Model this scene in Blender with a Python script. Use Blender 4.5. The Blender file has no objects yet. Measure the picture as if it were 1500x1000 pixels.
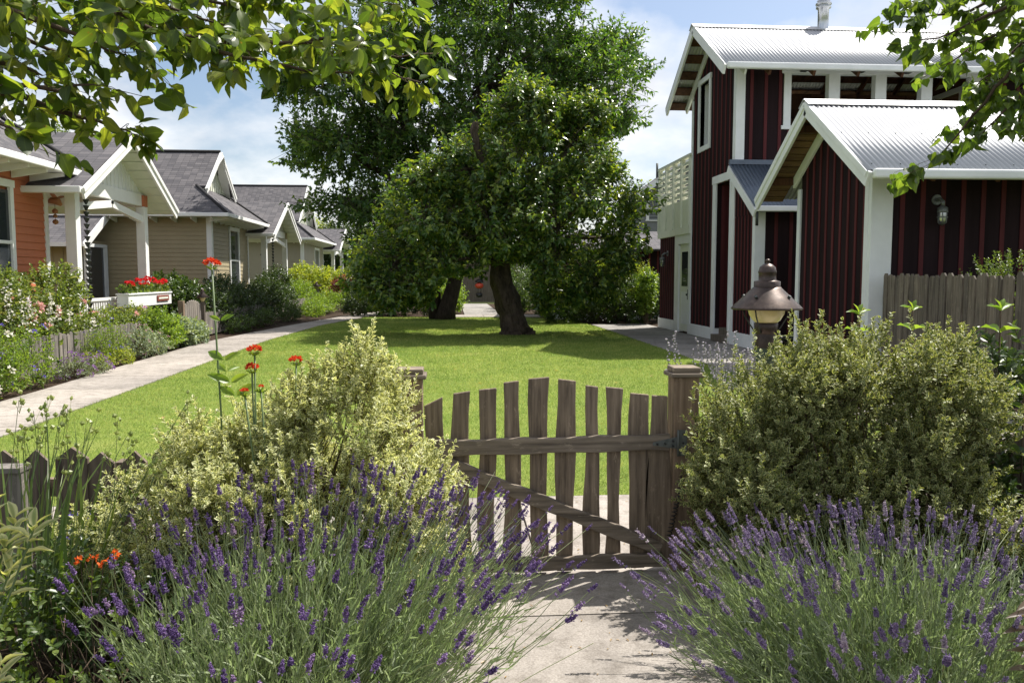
import bpy, math, random
import numpy as np
from mathutils import Vector, Matrix
rng = np.random.default_rng(11); random.seed(11)
S = bpy.context.scene; COL = S.collection
PI = math.pi
# ------------------------------------------------------------------ camera numbers (pixels of the 1500x1000 photo)
F, EYE, HY, VX = 1180., 1.5, 405., 660.
pit, yaw = math.atan((500 - HY) / F), math.atan((750 - VX) / F)
def ray(x, y):
    u = (x - 750) / F; v = (500 - y) / F
    f = math.cos(pit) + v * math.sin(pit); z = -math.sin(pit) + v * math.cos(pit)
    return np.array([u * math.cos(yaw) + f * math.sin(yaw), -u * math.sin(yaw) + f * math.cos(yaw), z])
def at(x, y, Y):
    r = ray(x, y); return r * (Y / r[1]) + np.array([0, 0, EYE])
def gnd(x, y, z=0.):
    r = ray(x, y); return r * ((z - EYE) / r[2]) + np.array([0, 0, EYE])
# ------------------------------------------------------------------ materials
class NT:
    def __init__(s, name):
        s.m = bpy.data.materials.new(name); s.m.use_nodes = True; s.t = s.m.node_tree; s.t.nodes.clear()
        s.out = s.t.nodes.new('ShaderNodeOutputMaterial')
    def n(s, ty, **kw):
        nd = s.t.nodes.new('ShaderNode' + ty)
        for k, v in kw.items():
            if k.startswith('_'): setattr(nd, k[1:], v)
            else: nd.inputs[k.replace('__', ' ')].default_value = v
        return nd
    def l(s, a, b): s.t.links.new(a, b)
    def ramp(s, fac, stops):
        r = s.t.nodes.new('ShaderNodeValToRGB'); e = r.color_ramp.elements
        while len(e) < len(stops): e.new(.5)
        for i, (p, c) in enumerate(stops): e[i].position = p; e[i].color = (*c, 1)
        s.l(fac, r.inputs[0]); return r.outputs[0]
    def noise(s, scale, detail=4, rough=.55, coord='Object', sc=(1, 1, 1)):
        tc = s.n('TexCoord'); mp = s.n('Mapping'); mp.inputs['Scale'].default_value = sc
        s.l(tc.outputs[coord], mp.inputs[0])
        nz = s.n('TexNoise'); nz.inputs['Scale'].default_value = scale; nz.inputs['Detail'].default_value = detail
        nz.inputs['Roughness'].default_value = rough
        s.l(mp.outputs[0], nz.inputs['Vector']); return nz.outputs['Fac']
    def bump(s, h, strength=.3, dist=.01):
        b = s.n('Bump'); b.inputs['Strength'].default_value = strength; b.inputs['Distance'].default_value = dist
        s.l(h, b.inputs['Height']); return b.outputs[0]
    def bsdf(s, col=None, rough=.6, metal=0., spec=.4, nrm=None):
        b = s.n('BsdfPrincipled'); b.inputs['Roughness'].default_value = rough; b.inputs['Metallic'].default_value = metal
        b.inputs['Specular IOR Level'].default_value = spec
        if col is not None:
            if isinstance(col, tuple): b.inputs['Base Color'].default_value = (*col, 1)
            else: s.l(col, b.inputs['Base Color'])
        if nrm is not None: s.l(nrm, b.inputs['Normal'])
        s.l(b.outputs[0], s.out.inputs[0]); return b
    def mixc(s, fac, a, b, mode='MIX'):
        m = s.n('Mix'); m.data_type = 'RGBA'; m.blend_type = mode
        for v, i in ((fac, 0), (a, 6), (b, 7)):
            if isinstance(v, (int, float)): m.inputs[i].default_value = v
            elif isinstance(v, tuple): m.inputs[i].default_value = (*v, 1)
            else: s.l(v, m.inputs[i])
        return m.outputs[2]
def mul(c, k): return tuple(min(1, x * k) for x in c)
def m_plain(name, col, rough=.6, metal=0., spec=.4, var=.12, scale=6., bump=.0, sc=(1, 1, 1), fine=60.):
    t = NT(name); a = t.noise(scale, 5, .6, sc=sc)
    c = t.ramp(a, [(.3, mul(col, 1 - var)), (.7, mul(col, 1 + var))])
    nr = t.bump(t.noise(fine, 4, .6, sc=sc), bump, .004) if bump else None
    t.bsdf(c, rough, metal, spec, nr); return t.m
def m_wood(name, dark, light, sc=(1, 1, .06), scale=40., bump=.6, rough=.8):
    t = NT(name); a = t.noise(scale, 7, .65, sc=sc); b = t.noise(3., 3, .6)
    c = t.ramp(a, [(.28, dark), (.5, mul(tuple((x + y) / 2 for x, y in zip(dark, light)), 1)), (.72, light)])
    c = t.mixc(.45, c, t.ramp(b, [(.3, (.55, .55, .55)), (.7, (1.15, 1.12, 1.08))]), 'MULTIPLY')
    lz = t.noise(26., 6, .75, sc=tuple(.35 if q < .5 else 1. for q in sc)); c = t.mixc(t.ramp(lz, [(.58, (0, 0, 0)), (.66, (.55, .55, .55))]), c, mul(light, 1.45)); c = t.mixc(t.ramp(t.noise(5., 6, .7, sc=sc), [(.34, (.7, .7, .7)), (.44, (0, 0, 0))]), c, mul(dark, .6))
    gi = t.n('NewGeometry'); rr = t.ramp(gi.outputs['Random Per Island'], [(0, (.72, .72, .74)), (1, (1.18, 1.15, 1.1))])
    c = t.mixc(1., c, rr, 'MULTIPLY')
    t.bsdf(c, rough, 0, .25, t.bump(a, bump, .004)); return t.m
def m_leaf(name, cols, trans=.4, rough=.42, spec=.45, tcol=None, edge=None, tscale=1.6, vein=False, patch=None, age=False):
    """cols: list of base colours picked per leaf; translucent part is a yellower version"""
    t = NT(name); gi = t.n('NewGeometry'); k = len(cols)
    c = t.ramp(gi.outputs['Random Per Island'], [(i / max(1, k - 1), q) for i, q in enumerate(cols)])
    if edge:
        at_ = t.n('Attribute'); at_.attribute_name = 'edge'
        e2 = t.ramp(gi.outputs['Random Per Island'], [(0, mul(edge, .75)), (.5, edge), (1, mul(edge, 1.1))])
        f = t.ramp(at_.outputs['Fac'], [(.30, (0, 0, 0)), (.62, (1, 1, 1))])
        c = t.mixc(f, c, e2)
    if age:
        at_ = t.n('Attribute'); at_.attribute_name = 'edge'; c = t.mixc(1., c, t.ramp(at_.outputs['Fac'], [(0, (.5, .5, .6)), (.55, (1., 1., 1.)), (.85, (1.25, 1.3, 1.15)), (1, (1.7, 1.9, 1.2))]), 'MULTIPLY')
    if vein:
        at_ = t.n('Attribute'); at_.attribute_name = 'edge'; c = t.mixc(1., c, t.ramp(at_.outputs['Fac'], [(.0, (1.5, 1.45, 1.3)), (.12, (1., 1., 1.)), (.9, (.92, .95, .9))]), 'MULTIPLY')
        nz = t.noise(55., 4, .7); c = t.mixc(t.ramp(nz, [(.66, (0, 0, 0)), (.72, (1, 1, 1))]), c, (.16, .085, .02))
    if patch:
        nz = t.noise(*patch); c = t.mixc(.85, c, t.ramp(nz, [(.32, (.56, .68, .56)), (.5, (1., 1., 1.)), (.66, (1.45, 1.22, 1.45))]), 'MULTIPLY')
    b = t.bsdf(c, rough, 0, spec)
    tr = t.n('BsdfTranslucent')
    tc = t.mixc(1., c, tcol or (tscale * 1.15, tscale * 1.1, tscale * .45), 'MULTIPLY')
    t.l(tc, tr.inputs['Color'])
    mx = t.n('MixShader'); mx.inputs[0].default_value = trans
    t.l(b.outputs[0], mx.inputs[1]); t.l(tr.outputs[0], mx.inputs[2]); t.l(mx.outputs[0], t.out.inputs[0]); return t.m
def m_petal(name, cols, trans=.3, age=False): return m_leaf(name, cols, trans, .6, .2, tcol=(1.2, 1.2, 1.2), age=age)
def m_bark(name, dark, light, sc=(1, 1, .25)):
    t = NT(name); a = t.noise(14., 8, .7, sc=sc); c = t.ramp(a, [(.3, dark), (.7, light)])
    t.bsdf(c, .9, 0, .2, t.bump(a, .9, .03)); return t.m
def m_shingle():
    t = NT('asphalt_shingles'); uv = t.n('TexCoord')
    br = t.n('TexBrick'); br.inputs['Scale'].default_value = 1.; br.offset = .37; br.offset_frequency = 1
    br.inputs['Brick Width'].default_value = .22; br.inputs['Row Height'].default_value = .135; br.inputs['Mortar Size'].default_value = .0025
    br.inputs['Color1'].default_value = (.08, .078, .086, 1); br.inputs['Color2'].default_value = (.14, .133, .139, 1); br.inputs['Mortar'].default_value = (.03, .03, .032, 1)
    br.inputs['Bias'].default_value = -.1
    t.l(uv.outputs['UV'], br.inputs['Vector'])
    nz = t.noise(160., 2, .6, coord='UV'); n2 = t.noise(2.2, 5, .7, coord='UV', sc=(.35, 4., 1))
    c = t.mixc(.5, br.outputs['Color'], t.ramp(nz, [(.3, (.6, .6, .6)), (.7, (1.4, 1.38, 1.36))]), 'MULTIPLY')
    c = t.mixc(.5, c, t.ramp(n2, [(.3, (.7, .7, .72)), (.7, (1.25, 1.22, 1.2))]), 'MULTIPLY')
    # each course laps the one below: sawtooth height along the slope
    sx = t.n('SeparateXYZ'); t.l(uv.outputs['UV'], sx.inputs[0])
    dv = t.n('Math', _operation='DIVIDE'); t.l(sx.outputs[1], dv.inputs[0]); dv.inputs[1].default_value = .135
    fr = t.n('Math', _operation='FRACT'); t.l(dv.outputs[0], fr.inputs[0])
    inv = t.n('Math', _operation='SUBTRACT'); inv.inputs[0].default_value = 1.; t.l(fr.outputs[0], inv.inputs[1])
    ad = t.n('Math', _operation='ADD'); t.l(inv.outputs[0], ad.inputs[0]); t.l(br.outputs['Fac'], ad.inputs[1])
    t.bsdf(c, .85, 0, .25, t.bump(ad.outputs[0], .8, .012)); return t.m
def m_concrete(name, base=(.355, .325, .297)):
    t = NT(name); a = t.noise(1.1, 5, .65); b = t.noise(120., 3, .7); d = t.noise(9., 6, .7)
    c = t.ramp(a, [(.3, mul(base, .66)), (.55, base), (.7, mul(base, 1.12))])
    c = t.mixc(.6, c, t.ramp(b, [(.35, (.62, .6, .58)), (.65, (1.25, 1.25, 1.25))]), 'MULTIPLY')
    c = t.mixc(.5, c, t.ramp(d, [(.38, (.5, .48, .45)), (.52, (1.04, 1.04, 1.04))]), 'MULTIPLY')
    gi = t.n('NewGeometry'); c = t.mixc(1., c, t.ramp(gi.outputs['Random Per Island'], [(0, (.85, .85, .85)), (1, (1.08, 1.07, 1.05))]), 'MULTIPLY')
    t.bsdf(c, .9, 0, .2, t.bump(b, .5, .004)); return t.m
def m_glass_dark(name, col=(.03, .035, .04)):
    t = NT(name); t.bsdf(col, .06, 0, .6); return t.m
def m_lawn():
    t = NT('lawn_turf'); a = t.noise(.5, 5, .6); b = t.noise(90., 4, .7); d = t.noise(5., 5, .7)
    c = t.ramp(a, [(.3, (.16, .235, .038)), (.55, (.22, .29, .055)), (.75, (.31, .34, .10))])
    c = t.mixc(.8, c, t.ramp(b, [(.3, (.5, .55, .5)), (.7, (1.35, 1.3, 1.2))]), 'MULTIPLY')
    c = t.mixc(.6, c, t.ramp(d, [(.35, (.7, .78, .7)), (.65, (1.2, 1.15, 1.1))]), 'MULTIPLY')
    t.bsdf(c, .8, 0, .2, t.bump(b, .8, .03)); return t.m
def m_soil():
    t = NT('garden_soil'); a = t.noise(18., 6, .7); c = t.ramp(a, [(.3, (.02, .013, .009)), (.7, (.075, .052, .036))])
    t.bsdf(c, .95, 0, .1, t.bump(a, 1., .04)); return t.m
def m_rough_ground():
    t = NT('rough_grass'); a = t.noise(.3, 6, .7); c = t.ramp(a, [(.3, (.05, .075, .02)), (.7, (.10, .12, .04))]); t.bsdf(c, .9, 0, .1); return t.m
def m_copper():
    t = NT('weathered_copper'); a = t.noise(12., 6, .7); c = t.ramp(a, [(.3, (.036, .028, .025)), (.55, (.078, .058, .05)), (.8, (.15, .118, .10))])
    t.bsdf(c, .42, .75, .5, t.bump(a, .15, .004)); return t.m
M = dict(
    white=m_plain('white_paint', (.78, .78, .76), .5, var=.05, scale=3, bump=.08),
    trim=m_plain('barn_white_trim', (.74, .76, .76), .55, var=.07, scale=2.5, bump=.12),
    cream=m_plain('cream_paint', (.70, .72, .62), .55, var=.05),
    coral=m_plain('coral_siding_paint', (.47, .15, .072), .6, var=.08, scale=2, bump=.1),
    tan=m_plain('tan_siding_paint', (.335, .28, .17), .6, var=.06, scale=2, bump=.1),
    taupe=m_plain('taupe_siding_paint', (.33, .295, .215), .6, var=.06, scale=2, bump=.1),
    board=m_plain('black_stained_board', (.018, .0098, .0115), .8, spec=.12, var=.35, scale=5, bump=.4, sc=(1, 1, .1)),
    batten=m_plain('red_batten_paint', (.088, .021, .023), .7, spec=.15, var=.25, scale=4, bump=.2, sc=(1, 1, .15)),
    inner=m_wood('brown_framing_timber', (.05, .022, .012), (.14, .065, .035), scale=10),
    sheath=m_wood('roof_sheathing_board', (.10, .055, .03), (.24, .15, .085), sc=(.1, 1, 1), scale=20),
    metal=m_plain('galvanised_roof', (.43, .44, .455), .48, .2, .5, var=.06, scale=1.2),
    blue=m_plain('blue_grey_roof_metal', (.10, .125, .165), .45, .3, .5, var=.12, scale=2),
    galv=m_plain('galvanised_pipe', (.55, .57, .6), .3, .9, .5, var=.15),
    gatewood=m_wood('weathered_gate_wood', (.072, .054, .042), (.29, .232, .18)),
    railwood=m_wood('weathered_rail_wood', (.08, .064, .05), (.34, .283, .225), sc=(.06, 1, 1)),
    postwood=m_wood('cedar_post_wood', (.15, .105, .072), (.37, .275, .2)),
    grey=m_wood('silvered_fence_wood', (.10, .092, .085), (.33, .30, .275)),
    dgrey=m_wood('dark_grey_fence_wood', (.075, .062, .05), (.23, .20, .165)),
    shingle=m_shingle(), conc=m_concrete('path_concrete'), conc2=m_concrete('walkway_concrete', (.30, .285, .27)),
    glass=m_glass_dark('window_glass'), lawn=m_lawn(), soil=m_soil(), rough=m_rough_ground(), copper=m_copper(),
    lampgrey=m_plain('grey_lamp_metal', (.16, .17, .17), .5, .4, .4, var=.15, scale=20),
    hinge=m_plain('grey_hinge_metal', (.12, .13, .125), .6, .4, .4, var=.3, scale=30),
    iron=m_plain('dark_iron', (.045, .05, .048), .5, .6, .5, var=.3, scale=20),
    green=m_plain('green_post_paint', (.05, .075, .05), .5, .1, .4, var=.2, scale=8),
    globe=m_plain('amber_glass_globe', (.62, .52, .26), .25, 0, .6, var=.1, scale=9),
    black=m_plain('black_paint', (.02, .02, .022), .45, var=.2),
    red=m_plain('red_enamel', (.55, .07, .04), .35, var=.1),
    terracotta=m_plain('terracotta_clay', (.42, .2, .1), .7, var=.15),
    plaque=m_plain('red_brown_plaque', (.22, .06, .04), .5, var=.2),
    greysiding=m_plain('grey_siding_paint', (.17, .18, .18), .6, var=.08),
    bark=m_bark('fissured_bark', (.030, .022, .017), (.135, .105, .082)),
    bark2=m_bark('dark_bark', (.022, .016, .013), (.085, .065, .05)),
    twig=m_bark('twig_bark', (.05, .035, .024), (.15, .11, .075)),
    stem=m_leaf('green_stem', [(.10, .15, .05), (.14, .2, .075)], .15),
    lavstem=m_leaf('lavender_stem', [(.17, .22, .12), (.25, .30, .17), (.35, .39, .26)], .3, .5, .3),
    lavleaf=m_leaf('lavender_leaf', [(.17, .22, .11), (.25, .32, .15), (.38, .43, .28)], .35, .5, .35, tcol=(1.25, 1.35, .85)),
    lav=m_petal('deep_violet_petal', [(.12, .068, .19), (.19, .115, .285), (.29, .2, .40)], .3, True),
    lav2=m_petal('pale_violet_petal', [(.19, .135, .25), (.30, .22, .37), (.44, .36, .50)], .3, True),
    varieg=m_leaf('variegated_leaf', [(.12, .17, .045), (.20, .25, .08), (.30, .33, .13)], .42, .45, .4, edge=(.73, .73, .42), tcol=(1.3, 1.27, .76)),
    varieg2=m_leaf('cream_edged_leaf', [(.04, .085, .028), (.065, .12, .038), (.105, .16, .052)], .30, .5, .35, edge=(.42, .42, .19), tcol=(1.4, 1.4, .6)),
    palevar=m_leaf('pale_leaf', [(.26, .32, .12), (.36, .40, .17)], .4, .4, .4, edge=(.62, .62, .34), tscale=1.2),
    apple=m_leaf('broad_apple_leaf', [(.032, .058, .012), (.055, .092, .016), (.10, .145, .022), (.18, .2, .032)], .5, .36, .5, tscale=2.4, vein=True),
    pear=m_leaf('heart_shaped_leaf', [(.045, .08, .014), (.07, .12, .02), (.12, .17, .03)], .48, .38, .5, tscale=2.2, vein=True),
    treefront=m_leaf('plum_tree_leaf', [(.032, .075, .019), (.055, .115, .026), (.11, .175, .036), (.24, .29, .055)], .38, .32, .6, tcol=(2.3, 2.15, .6)),
    treeback=m_leaf('tall_tree_leaf', [(.032, .078, .021), (.055, .115, .027), (.09, .16, .036), (.15, .21, .048)], .38, .36, .55, tcol=(2.1, 2.15, .65)),
    hedge=m_leaf('laurel_leaf', [(.03, .06, .012), (.055, .10, .02), (.09, .14, .03)], .3, .38, .5),
    bright=m_leaf('lime_leaf', [(.16, .22, .03), (.24, .30, .04), (.32, .34, .05)], .42, .45, .4),
    mid=m_leaf('mid_green_leaf', [(.055, .10, .02), (.10, .155, .03), (.16, .21, .05)], .38, .42, .45),
    rosegreen=m_leaf('rose_leaf', [(.085, .135, .03), (.14, .195, .045), (.21, .26, .075)], .4, .38, .5),
    fresh=m_leaf('fresh_green_leaf', [(.10, .18, .025), (.16, .25, .04), (.22, .30, .05)], .45, .4, .45),
    silver=m_leaf('silver_green_leaf', [(.14, .19, .12), (.22, .28, .18), (.34, .40, .28)], .3, .5, .4),
    darkleaf=m_leaf('dark_green_leaf', [(.022, .045, .013), (.04, .07, .018), (.07, .11, .03)], .28, .4, .5),
    barberry=m_leaf('dark_red_leaf', [(.10, .025, .025), (.17, .04, .035), (.24, .07, .05)], .35),
    brownleaf=m_leaf('purple_brown_leaf', [(.10, .07, .055), (.18, .13, .09), (.24, .19, .12)], .35),
    dry=m_leaf('dry_leaf', [(.25, .16, .06), (.4, .28, .12)], .3),
    blade=m_leaf('grass_blade', [(.125, .21, .045), (.18, .27, .06), (.255, .325, .09), (.39, .41, .17)], .42, .6, .2, tcol=(1.6, 1.55, 1.0), patch=(.7, 6, .72)),
    seed=m_leaf('green_seed_pod', [(.26, .32, .12), (.40, .44, .2)], .4),
    scarlet=m_petal('scarlet_petal', [(.45, .035, .012), (.62, .06, .02), (.7, .10, .03)], .35),
    orange=m_petal('orange_petal', [(.6, .10, .02), (.75, .16, .03)], .4),
    geranium=m_petal('geranium_petal', [(.55, .012, .02), (.72, .03, .03)], .3),
    rose=m_petal('pink_rose_petal', [(.75, .38, .36), (.85, .55, .5)], .3),
    magenta=m_petal('magenta_petal', [(.5, .12, .35)], .3),
    whitepet=m_petal('white_petal', [(.7, .66, .55), (.82, .8, .72)], .3),
    bluepet=m_petal('blue_violet_petal', [(.16, .13, .45), (.26, .2, .6)], .3),
    purplepet=m_petal('purple_petal', [(.22, .10, .30), (.34, .2, .42)], .3),
    pinkpet=m_petal('pale_pink_petal', [(.6, .35, .45), (.7, .45, .5)], .3),
    silverpet=m_petal('silvery_spire', [(.34, .31, .36), (.48, .45, .48)], .3),
    limepet=m_petal('lime_umbel', [(.42, .42, .08), (.5, .5, .14)], .3),
)
# ------------------------------------------------------------------ objects
BASE = {}
def tag(o, label=None, cat=None, group=None, kind=None):
    for k, v in (('label', label), ('category', cat), ('group', group), ('kind', kind)):
        if v: o[k] = v
    return o
def empty(name, loc, label, cat, group=None):
    o = bpy.data.objects.new(name, None); COL.objects.link(o); o.location = loc; o.empty_display_size = .2
    BASE[o] = np.array(loc, float); return tag(o, label, cat, group)
def link(name, me, mat, parent=None, base=(0, 0, 0)):
    o = bpy.data.objects.new(name, me); COL.objects.link(o)
    if mat is not None: me.materials.append(M[mat] if isinstance(mat, str) else mat)
    if parent is not None: o.parent = parent; BASE[o] = BASE[parent]
    else: o.location = base; BASE[o] = np.array(base, float)
    return o
def np_mesh(name, V, Fs, smooth=False, attr=None, off=None, uv=None):
    V = np.asarray(V, np.float32)
    if off is not None: V = V - np.asarray(off, np.float32)
    me = bpy.data.meshes.new(name); Fs = [np.asarray(f, np.int32) for f in Fs if len(f)]
    nl = sum(f.size for f in Fs); nf = sum(len(f) for f in Fs)
    me.vertices.add(len(V)); me.vertices.foreach_set('co', np.ascontiguousarray(V).ravel())
    me.loops.add(nl); me.polygons.add(nf)
    me.loops.foreach_set('vertex_index', np.concatenate([f.ravel() for f in Fs]))
    tot = np.concatenate([np.full(len(f), f.shape[1], np.int32) for f in Fs])
    st = np.concatenate([[0], np.cumsum(tot)[:-1]]).astype(np.int32)
    me.polygons.foreach_set('loop_start', st); me.polygons.foreach_set('loop_total', tot)
    me.polygons.foreach_set('use_smooth', np.full(nf, smooth))
    if attr is not None:
        a = me.attributes.new('edge', 'FLOAT', 'POINT'); a.data.foreach_set('value', np.asarray(attr, np.float32))
    me.update(calc_edges=True); return me
class MB:
    """collects boxes, beams, tubes; build() links them as one mesh object"""
    def __init__(s): s.v = []; s.f = []; s.uv = []; s.sm = []
    def face(s, pts, uv=None, smooth=False):
        n = len(s.v); s.v += [tuple(map(float, p)) for p in pts]; s.f.append(tuple(range(n, n + len(pts)))); s.uv.append(uv); s.sm.append(smooth); return s
    def faces(s, V, Fl, smooth=False):
        n = len(s.v); s.v += [tuple(map(float, p)) for p in V]
        for f in Fl: s.f.append(tuple(n + i for i in f)); s.uv.append(None); s.sm.append(smooth)
        return s
    def box(s, x0, x1, y0, y1, z0, z1):
        V = [(x, y, z) for z in (z0, z1) for x, y in ((x0, y0), (x1, y0), (x1, y1), (x0, y1))]
        return s.faces(V, [(3, 2, 1, 0), (4, 5, 6, 7), (0, 1, 5, 4), (1, 2, 6, 5), (2, 3, 7, 6), (3, 0, 4, 7)])
    def beam(s, p, q, w, h, up=(0, 0, 1), w2=None, h2=None):
        p, q, up = np.array(p, float), np.array(q, float), np.array(up, float)
        d = (q - p) / np.linalg.norm(q - p); r = np.cross(d, up); r /= np.linalg.norm(r); u = np.cross(r, d); V = []
        for c, ww, hh in ((p, w, h), (q, w2 or w, h2 or h)):
            V += [c - r * ww / 2 - u * hh / 2, c + r * ww / 2 - u * hh / 2, c + r * ww / 2 + u * hh / 2, c - r * ww / 2 + u * hh / 2]
        return s.faces(V, [(3, 2, 1, 0), (4, 5, 6, 7), (0, 1, 5, 4), (1, 2, 6, 5), (2, 3, 7, 6), (3, 0, 4, 7)])
    def prism(s, poly, d):
        d = np.array(d, float); n = len(poly); V = [np.array(p, float) for p in poly] + [np.array(p, float) + d for p in poly]
        return s.faces(V, [tuple(range(n))[::-1], tuple(range(n, 2 * n))] + [(i, (i + 1) % n, (i + 1) % n + n, i + n) for i in range(n)])
    def slab(s, poly, th, udir):
        """roof slab: top face with UV in metres, thickness downwards"""
        P = [np.array(p, float) for p in poly]; nn = np.cross(P[1] - P[0], P[2] - P[0]); nn /= np.linalg.norm(nn)
        if nn[2] < 0: P = P[::-1]; nn = -nn
        u = np.array(udir, float); u /= np.linalg.norm(u); v = np.cross(nn, u)
        if v[2] < 0: v = -v
        o = P[0]; B = [p - np.array([0, 0, th]) for p in P]; n = len(P)
        s.face(P, [(float((p - np.zeros(3)) @ u), float(p @ v)) for p in P]); s.face(B[::-1])
        for i in range(n): j = (i + 1) % n; s.face([P[j], P[i], B[i], B[j]])
        return s
    def tube(s, pts, rad, n=8, cap=True, smooth=True, ridge=0., twist=0.):
        pts = [np.array(p, float) for p in pts]; rad = rad if hasattr(rad, '__len__') else [rad] * len(pts)
        V = []; r0 = None
        for i, p in enumerate(pts):
            d = pts[min(i + 1, len(pts) - 1)] - pts[max(i - 1, 0)]; d = d / (np.linalg.norm(d) + 1e-9)
            if r0 is None: r0 = np.cross(d, (0, 1, .1) if abs(d[1]) < .9 else (1, 0, 0))
            r0 = r0 - d * (r0 @ d); r0 /= np.linalg.norm(r0) + 1e-9; b = np.cross(d, r0)
            for k in range(n):
                a = 2 * PI * k / n; rr = rad[i] * (1 + ridge * math.sin(3 * a + twist * i) + .6 * ridge * math.sin(5 * a - 1.3 * twist * i + 1))
                V.append(p + (r0 * math.cos(a) + b * math.sin(a)) * rr)
        Fl = [(i * n + k, i * n + (k + 1) % n, (i + 1) * n + (k + 1) % n, (i + 1) * n + k) for i in range(len(pts) - 1) for k in range(n)]
        s.faces(V, Fl, smooth)
        if cap: m = len(s.v) - len(V); s.f += [tuple(m + k for k in range(n))[::-1], tuple(m + (len(pts) - 1) * n + k for k in range(n))]; s.uv += [None, None]; s.sm += [False, False]
        return s
    def lathe(s, prof, c, n=32, smooth=True):
        V = [(c[0] + r * math.cos(2 * PI * k / n), c[1] + r * math.sin(2 * PI * k / n), c[2] + z) for r, z in prof for k in range(n)]
        Fl = [(i * n + k, i * n + (k + 1) % n, (i + 1) * n + (k + 1) % n, (i + 1) * n + k) for i in range(len(prof) - 1) for k in range(n)]
        s.faces(V, Fl, smooth); return s
    def build(s, name, mat, parent=None, base=(0, 0, 0), bevel=0., label=None):
        off = BASE[parent] if parent is not None else np.array(base, float)
        me = bpy.data.meshes.new(name); me.from_pydata([(x - off[0], y - off[1], z - off[2]) for x, y, z in s.v], [], s.f)
        if any(u for u in s.uv):
            L = me.uv_layers.new(name='UVMap'); i = 0
            for f, u in zip(s.f, s.uv):
                for k in range(len(f)):
                    if u: L.data[i].uv = u[k]
                    i += 1
        me.polygons.foreach_set('use_smooth', s.sm)
        me.update(); o = link(name, me, mat, parent, base)
        if bevel: b = o.modifiers.new('Bevel', 'BEVEL'); b.width = bevel; b.segments = 2; b.limit_method = 'ANGLE'
        if label: o['label'] = label
        return o
# ------------------------------------------------------------------ foliage kit
T_S = (np.array([(0, 0, 0), (.5, .42, .10), (0, 1, -.05), (-.5, .42, .10)]), [np.array([(0, 1, 2), (0, 2, 3)])], [0, 1, .5, 1])
T_M = (np.array([(0, 0, 0), (-.42, .28, .08), (0, .32, 0), (.42, .28, .08), (-.40, .66, .04), (0, .68, -.04), (.40, .66, .04), (0, 1, -.14)]),
       [np.array([(0, 2, 1), (0, 3, 2), (4, 5, 7), (5, 6, 7)]), np.array([(1, 2, 5, 4), (2, 3, 6, 5)])], [.3, 1, 0, 1, 1, 0, 1, 1])
def leaf_hi(w=(.0, .34, .47, .5, .43, .26, 0), curl=-.32, fold=.16, petiole=.12):
    n = len(w); V = []; E = []
    for i, a in enumerate(w):
        t = petiole + (1 - petiole) * i / (n - 1); zz = curl * t * t
        V += [(-a, t - .05 * a, zz + fold * a * (1 + .3 * math.sin(i * 2.1))), (-a * .5, t, zz + fold * .35 * a), (0, t, zz), (a * .5, t, zz + fold * .35 * a), (a, t - .05 * a, zz + fold * a * (1 + .3 * math.cos(i * 1.7)))]
        E += [1, .5, 0, .5, 1]
    Q = [(i * 5 + k, i * 5 + k + 1, i * 5 + k + 6, i * 5 + k + 5) for i in range(n - 1) for k in range(4)]
    m = len(V); V += [(-.012, 0, 0), (.012, 0, 0), (.012, petiole + .02, 0), (-.012, petiole + .02, 0)]; E += [0] * 4
    Q.append((m, m + 1, m + 2, m + 3))
    return (np.array(V), [np.array(Q)], E)
T_H = leaf_hi(); T_HEART = leaf_hi((.30, .50, .52, .44, .30, .14, 0), -.38, .2, .22); T_LANCE = leaf_hi((0, .34, .48, .5, .45, .28, 0), -.25, .22, .05)
T_BL = (np.array([(-.5, 0, 0), (.5, 0, 0), (-.42, .4, .02), (.42, .4, .02), (-.25, .75, -.05), (.25, .75, -.05), (0, 1, -.16)]), [np.array([(0, 1, 3, 2), (2, 3, 5, 4)]), np.array([(4, 5, 6)])], [0] * 7)
def octa():
    return (np.array([(1, 0, 0), (-1, 0, 0), (0, 1, 0), (0, -1, 0), (0, 0, 1), (0, 0, -1)], float), [np.array([(0, 2, 4), (2, 1, 4), (1, 3, 4), (3, 0, 4), (2, 0, 5), (1, 2, 5), (3, 1, 5), (0, 3, 5)])], [0] * 6)
T_O = octa()
def nrm(a): return a / (np.linalg.norm(a, axis=-1, keepdims=True) + 1e-9)
def scatter(T, P, D, N, L, W, curl=None):
    tv, tf, te = T; P = np.asarray(P, float); n = len(P); D = nrm(np.asarray(D, float)); Xd = nrm(np.cross(D, N)); Z = np.cross(Xd, D)
    L = np.broadcast_to(np.asarray(L, float), (n,)); W = np.broadcast_to(np.asarray(W, float), (n,))
    cz = np.ones(n) if curl is None else curl
    V = P[:, None] + (L[:, None] * tv[None, :, 1])[..., None] * D[:, None] + (W[:, None] * tv[None, :, 0])[..., None] * Xd[:, None] + ((L * cz)[:, None] * tv[None, :, 2])[..., None] * Z[:, None]
    k = len(tv); o = (np.arange(n) * k)[:, None, None]
    return V.reshape(-1, 3), [(f[None] + o).reshape(-1, f.shape[1]) for f in tf], np.tile(te, n)
class FB:
    """collects scattered pieces into one numpy mesh"""
    def __init__(s): s.V = []; s.F = {}; s.E = []; s.n = 0
    def add(s, r):
        V, Fs, E = r
        for f in Fs: s.F.setdefault(f.shape[1], []).append(f + s.n)
        s.V.append(V); s.E.append(E); s.n += len(V); return s
    def mesh(s, name, smooth=False, off=None): return np_mesh(name, np.concatenate(s.V), [np.concatenate(f) for f in s.F.values()], smooth, np.concatenate(s.E), off)
    def build(s, name, mat, parent=None, smooth=False, kind=None, label=None):
        o = link(name, s.mesh(name, smooth, BASE[parent] if parent is not None else None), mat, parent)
        return tag(o, label, None, None, kind)
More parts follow.
